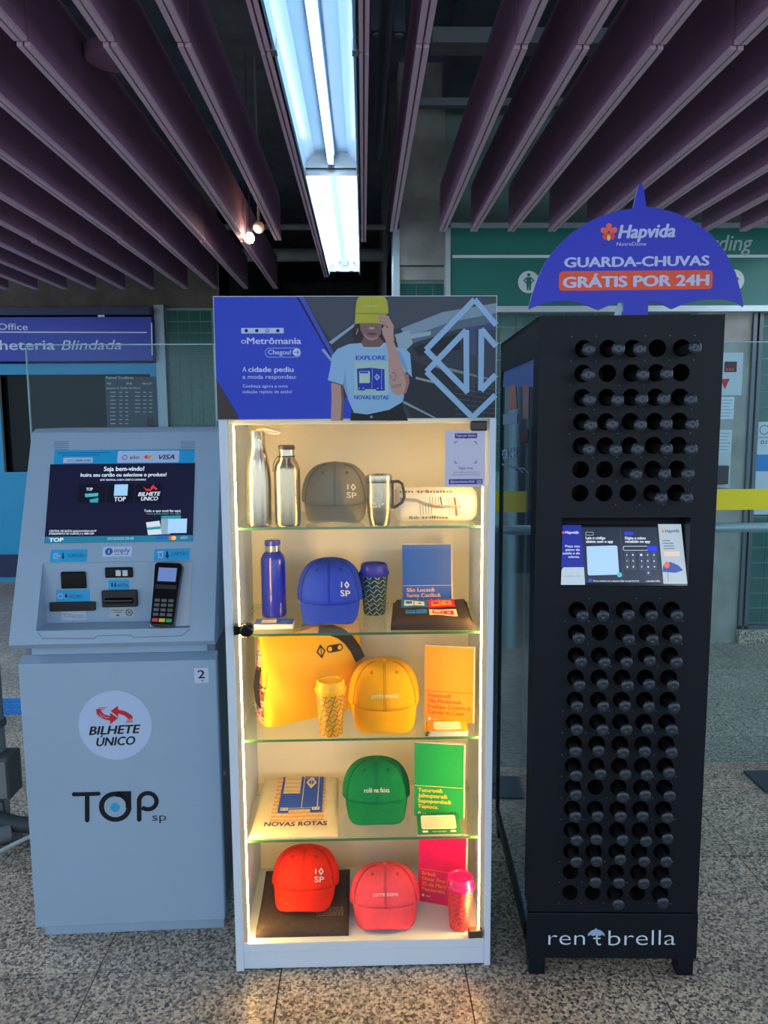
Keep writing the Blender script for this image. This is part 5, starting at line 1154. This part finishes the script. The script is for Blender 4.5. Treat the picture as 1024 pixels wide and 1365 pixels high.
for k in range(5): zline(mb2, [(-.045+.008*k, .06-.001*k), (-.043+.008*k, .022)], .0012, 0)
for k in range(5): zline(mb2, [(-.018+.008*k, .072), (-.016+.008*k, .05)], .0012, 0)
for k in range(4): zline(mb2, [(.033+.009*k, .070), (.04+.009*k, .018)], .0055 if k == 2 else .0012, 2 if k == 2 else 0)
zline(mb2, [(.012, .072), (.016, .05)], .004, 3); zline(mb2, [(-.015, .048), (.02, .041)], .003, 2, .0014)
wrapped_text(mb2, [('um trânsito', -.1, .045, .083, .007, .04), ('Só trilhos', -.075, .035, .009, .008, .04)], bvh, 0)
mb2.build('shirt_print', [mat('print_black', (40, 38, 40), .8), mat('print_grey', (150, 150, 144), .8), mat('print_red', (220, 60, 40), .8), mat('print_teal', (60, 110, 130), .8)], sh, MM)
# beige tote, folded flat
TOT = fabric('tote_canvas', (228, 214, 178)); P = foot(331, 452, 1119, Z4); MM = T(at_y(391, 1119, P.y).x, P.y, Z4)
tb_ = thing('tote_bag', 'folded beige canvas tote printed with a blue train', 'tote bag', MM)
mb = MB(); tp3 = slab(mb, .256, .30, .012, .06, .001, 8, 24, 20, back=.03); mb.build('cloth', TOT, tb_, MM, smooth=60)
TI = [mat('tote_blue', (40, 84, 196), .8), mat('tote_orange', (232, 150, 36), .8), TOT, mat('tote_ink', (56, 70, 120), .8)]
mb = MB()
for j in range(12):
    v = .24+.064*j
    for i in range(17):
        u = .2+.037*i; mb2_ = [(u, v), (u+.012, v+.02), (u+.025, v-.004), (u+.037, v+.012)]
        for a, b in zip(mb2_[:-1], mb2_[1:]): drape(mb, tp3, [((a[0], a[1]), (b[0], b[1]), (b[0], b[1]+.018), (a[0], a[1]+.018))], 1, .0016, 1)
        if i % 2 == j % 2: drape(mb, tp3, [((u, v), (u+.006, v), (u+.030, v+.064), (u+.022, v+.064))], 1, .0018, 1)
drape(mb, tp3, [R4(.27, .44, .80, .98), R4(.27, .38, .40, .46), R4(.66, .38, .80, .46)], 0, .0020)
drape(mb, tp3, [R4(.30, .70, .51, .98)], 2, .0028); 
for j in range(4):
    for i in range(5): u = .31+.04*i; v = .72+.065*j; drape(mb, tp3, [((u, v), (u+.018, v+.02), (u+.018, v+.034), (u, v+.014)), ((u+.018, v+.02), (u+.036, v), (u+.036, v+.014), (u+.018, v+.034))], 1, .0036, 1)
drape(mb, tp3, [R4(.545, .46, .555, .98), R4(.735, .47, .745, .98), R4(.30, .42, .39, .47), R4(.68, .42, .77, .47), R4(.39, .455, .68, .462)], 2, .0028)
drape(mb, tp3, [((.645, .78), (.715, .88), (.645, .97), (.575, .88))], 2, .0028); drape(mb, tp3, [((.645, .83), (.685, .88), (.645, .925), (.605, .88))], 0, .0034); drape(mb, tp3, [R4(.64, .80, .65, .96)], 2, .004)
for u in (.322, .365, .702, .745): drape(mb, tp3, [R4(u-.008, .435, u+.008, .455)], 0, .0036, 2)
drape_text(mb, tp3, 'NOVAS ROTAS', .15, .87, .155, .075, 1, 3, .03)
mb.build('tote_print', TI, tb_, MM)

# yellow shoulder bag
YB_ = mat('bag_yellow', (250, 184, 10), .55, noise=.05, nscale=8, bump=.2, bscale=60); bw, bh, bd = .335, .264, .125
P = at_z(420, 973, Z3); MM = T(-.168, 2.264, Z3) @ RZ(30)
bg = thing('shoulder_bag', 'yellow shoulder bag with black strap and printed side panel', 'bag', MM)
def sgn(v, e): return math.copysign(abs(v)**e, v)
def bagp(u, v):
    th = 2*math.pi*u; t = v; hgt = bh*(t+.02*math.sin(2*th)*t); sq = .34+.2*t
    dp = bd*(1-.72*t**2.2)*(.82+.18*math.sin(math.pi*min(1, t*2.2)))*.5; wd = bw*.5*(1-.03*t+.02*math.sin(math.pi*t))
    x = wd*sgn(math.cos(th), .22); y = dp*sgn(math.sin(th), .5)
    y += (.004*math.sin(14*x/bw+7*t)+.003*math.sin(9*t+20*x/bw))*(1 if y < 0 else .3)*math.sin(math.pi*min(1, t*1.3))
    edge = .012*(1-min(1, t/.08))**2; x *= (1-edge*2); y *= (1-edge*4)
    return Vector((x, y, max(0, hgt+.010*math.sin(5*x/bw)*t)))
mb = MB().grid(96, 30, bagp, wrap=True); mb.f.append(tuple(range(95, -1, -1))); mb.m.append(0); mb.f.append(tuple(29*96+i for i in range(96))); mb.m.append(0)
mb.build('bag_body', YB_, bg, MM, smooth=60); bvhb = BVHTree.FromPolygons(mb.v, mb.f)
PC = [mat('bagprint_%d' % k, c_, .6) for k, c_ in enumerate(((205, 50, 40), (60, 64, 84), (214, 210, 204), (250, 200, 60), (120, 130, 150)))]
mb = MB(); rnd = random.Random(11)
for j in range(15):
    for i in range(4):
        y0 = -.035+.0175*i; z0 = .012+.0162*j; vs = []
        hit = [bvhb.ray_cast(Vector((-1, yy, zz)), Vector((1, 0, 0))) for yy, zz in ((y0, z0), (y0+.0165, z0), (y0+.0165, z0+.0152), (y0, z0+.0152))]
        if any(h_[0] is None for h_ in hit): continue
        k = rnd.choice((0, 0, 1, 2, 2, 4)); mb.add([h_[0]+Vector((-.0012, 0, 0)) for h_ in hit], [(0, 1, 2, 3)], k)
        c_ = sum((h_[0] for h_ in hit), Vector())/4; mb.add([c_+(h_[0]-c_)*.5+Vector((-.002, 0, 0)) for h_ in hit], [(0, 1, 2, 3)], rnd.choice((1, 2, 3, 0)))
        mb.add([c_+Vector((-.0026, dy, dz)) for dy, dz in ((-.001, -.004), (.001, -.004), (.001, .004), (-.001, .004))], [(0, 1, 2, 3)], rnd.choice((2, 1)))
mb.build('side_print', PC, bg, MM)
BS = mat('strap_black', (38, 36, 40), .7)
def strap(name, pts, w_, nrm, th=.003):
    mb = MB(); vs = []
    pts = [Vector(q) for q in pts]
    for i, q in enumerate(pts):
        d = (pts[min(i+1, len(pts)-1)]-pts[max(i-1, 0)]).normalized(); n = Vector(nrm); s_ = d.cross(n).normalized()*w_/2
        vs += [q-s_, q+s_, q+s_+n*th, q-s_+n*th]
    fs = []
    for i in range(len(pts)-1):
        for k in range(4): fs.append((4*i+k, 4*i+(k+1) % 4, 4*i+4+(k+1) % 4, 4*i+4+k))
    fs += [(3, 2, 1, 0), tuple(4*(len(pts)-1)+k for k in range(4))]; mb.add(vs, fs); return mb.build(name, BS, bg, MM, smooth=50)
def onbag(x, z, off=.004):
    h_ = bvhb.ray_cast(Vector((x, -1, z)), Vector((0, 1, 0))); return (h_[0] if h_[0] is not None else Vector((x, -.02, z)))+Vector((0, -off, 0))
strap('strap', [onbag(.02, .258), onbag(.06, .252), onbag(.09, .238), onbag(.115, .215), onbag(.135, .185), onbag(.15, .15)], .034, (0, -1, 0))
strap('strap', [(-.155, .0, .2), (-.168, -.004, .16), (-.176, -.004, .11), (-.17, -.004, .06), (-.155, 0, .03)], .03, (-1, 0, 0))
mb = MB()
def bw3(pts, mi=0, off=.0014):
    w3 = wrap(pts, bvhb, off)
    if None not in w3: mb.add(w3, [tuple(range(len(pts)))], mi)
cx_, cz_ = .02, .195
for k0, mi_, of in ((.0195, 0, .0014), (.0125, 1, .002)): bw3([(cx_, cz_+k0*1.05), (cx_-k0*.78, cz_), (cx_, cz_-k0*1.05), (cx_+k0*.78, cz_)], mi_, of)
bw3([(cx_-.0015, cz_+.019), (cx_-.0015, cz_-.019), (cx_+.0015, cz_-.019), (cx_+.0015, cz_+.019)], 0, .0026)
def cap_pts(x0, x1, z, r_): return [(x0+r_*math.cos(a), z+r_*math.sin(a)) for a in [math.pi/2+i*math.pi/8 for i in range(9)]]+[(x1+r_*math.cos(a), z+r_*math.sin(a)) for a in [-math.pi/2+i*math.pi/8 for i in range(9)]]
bw3(cap_pts(.05, .083, .197, .011), 0, .0014)
for x in (.05, .083): bw3([(x+.0072*math.cos(i*math.pi/6), .197+.0072*math.sin(i*math.pi/6)) for i in range(12)], 1, .002)
mb.build('bag_emblem', [BS, YB_], bg, MM)
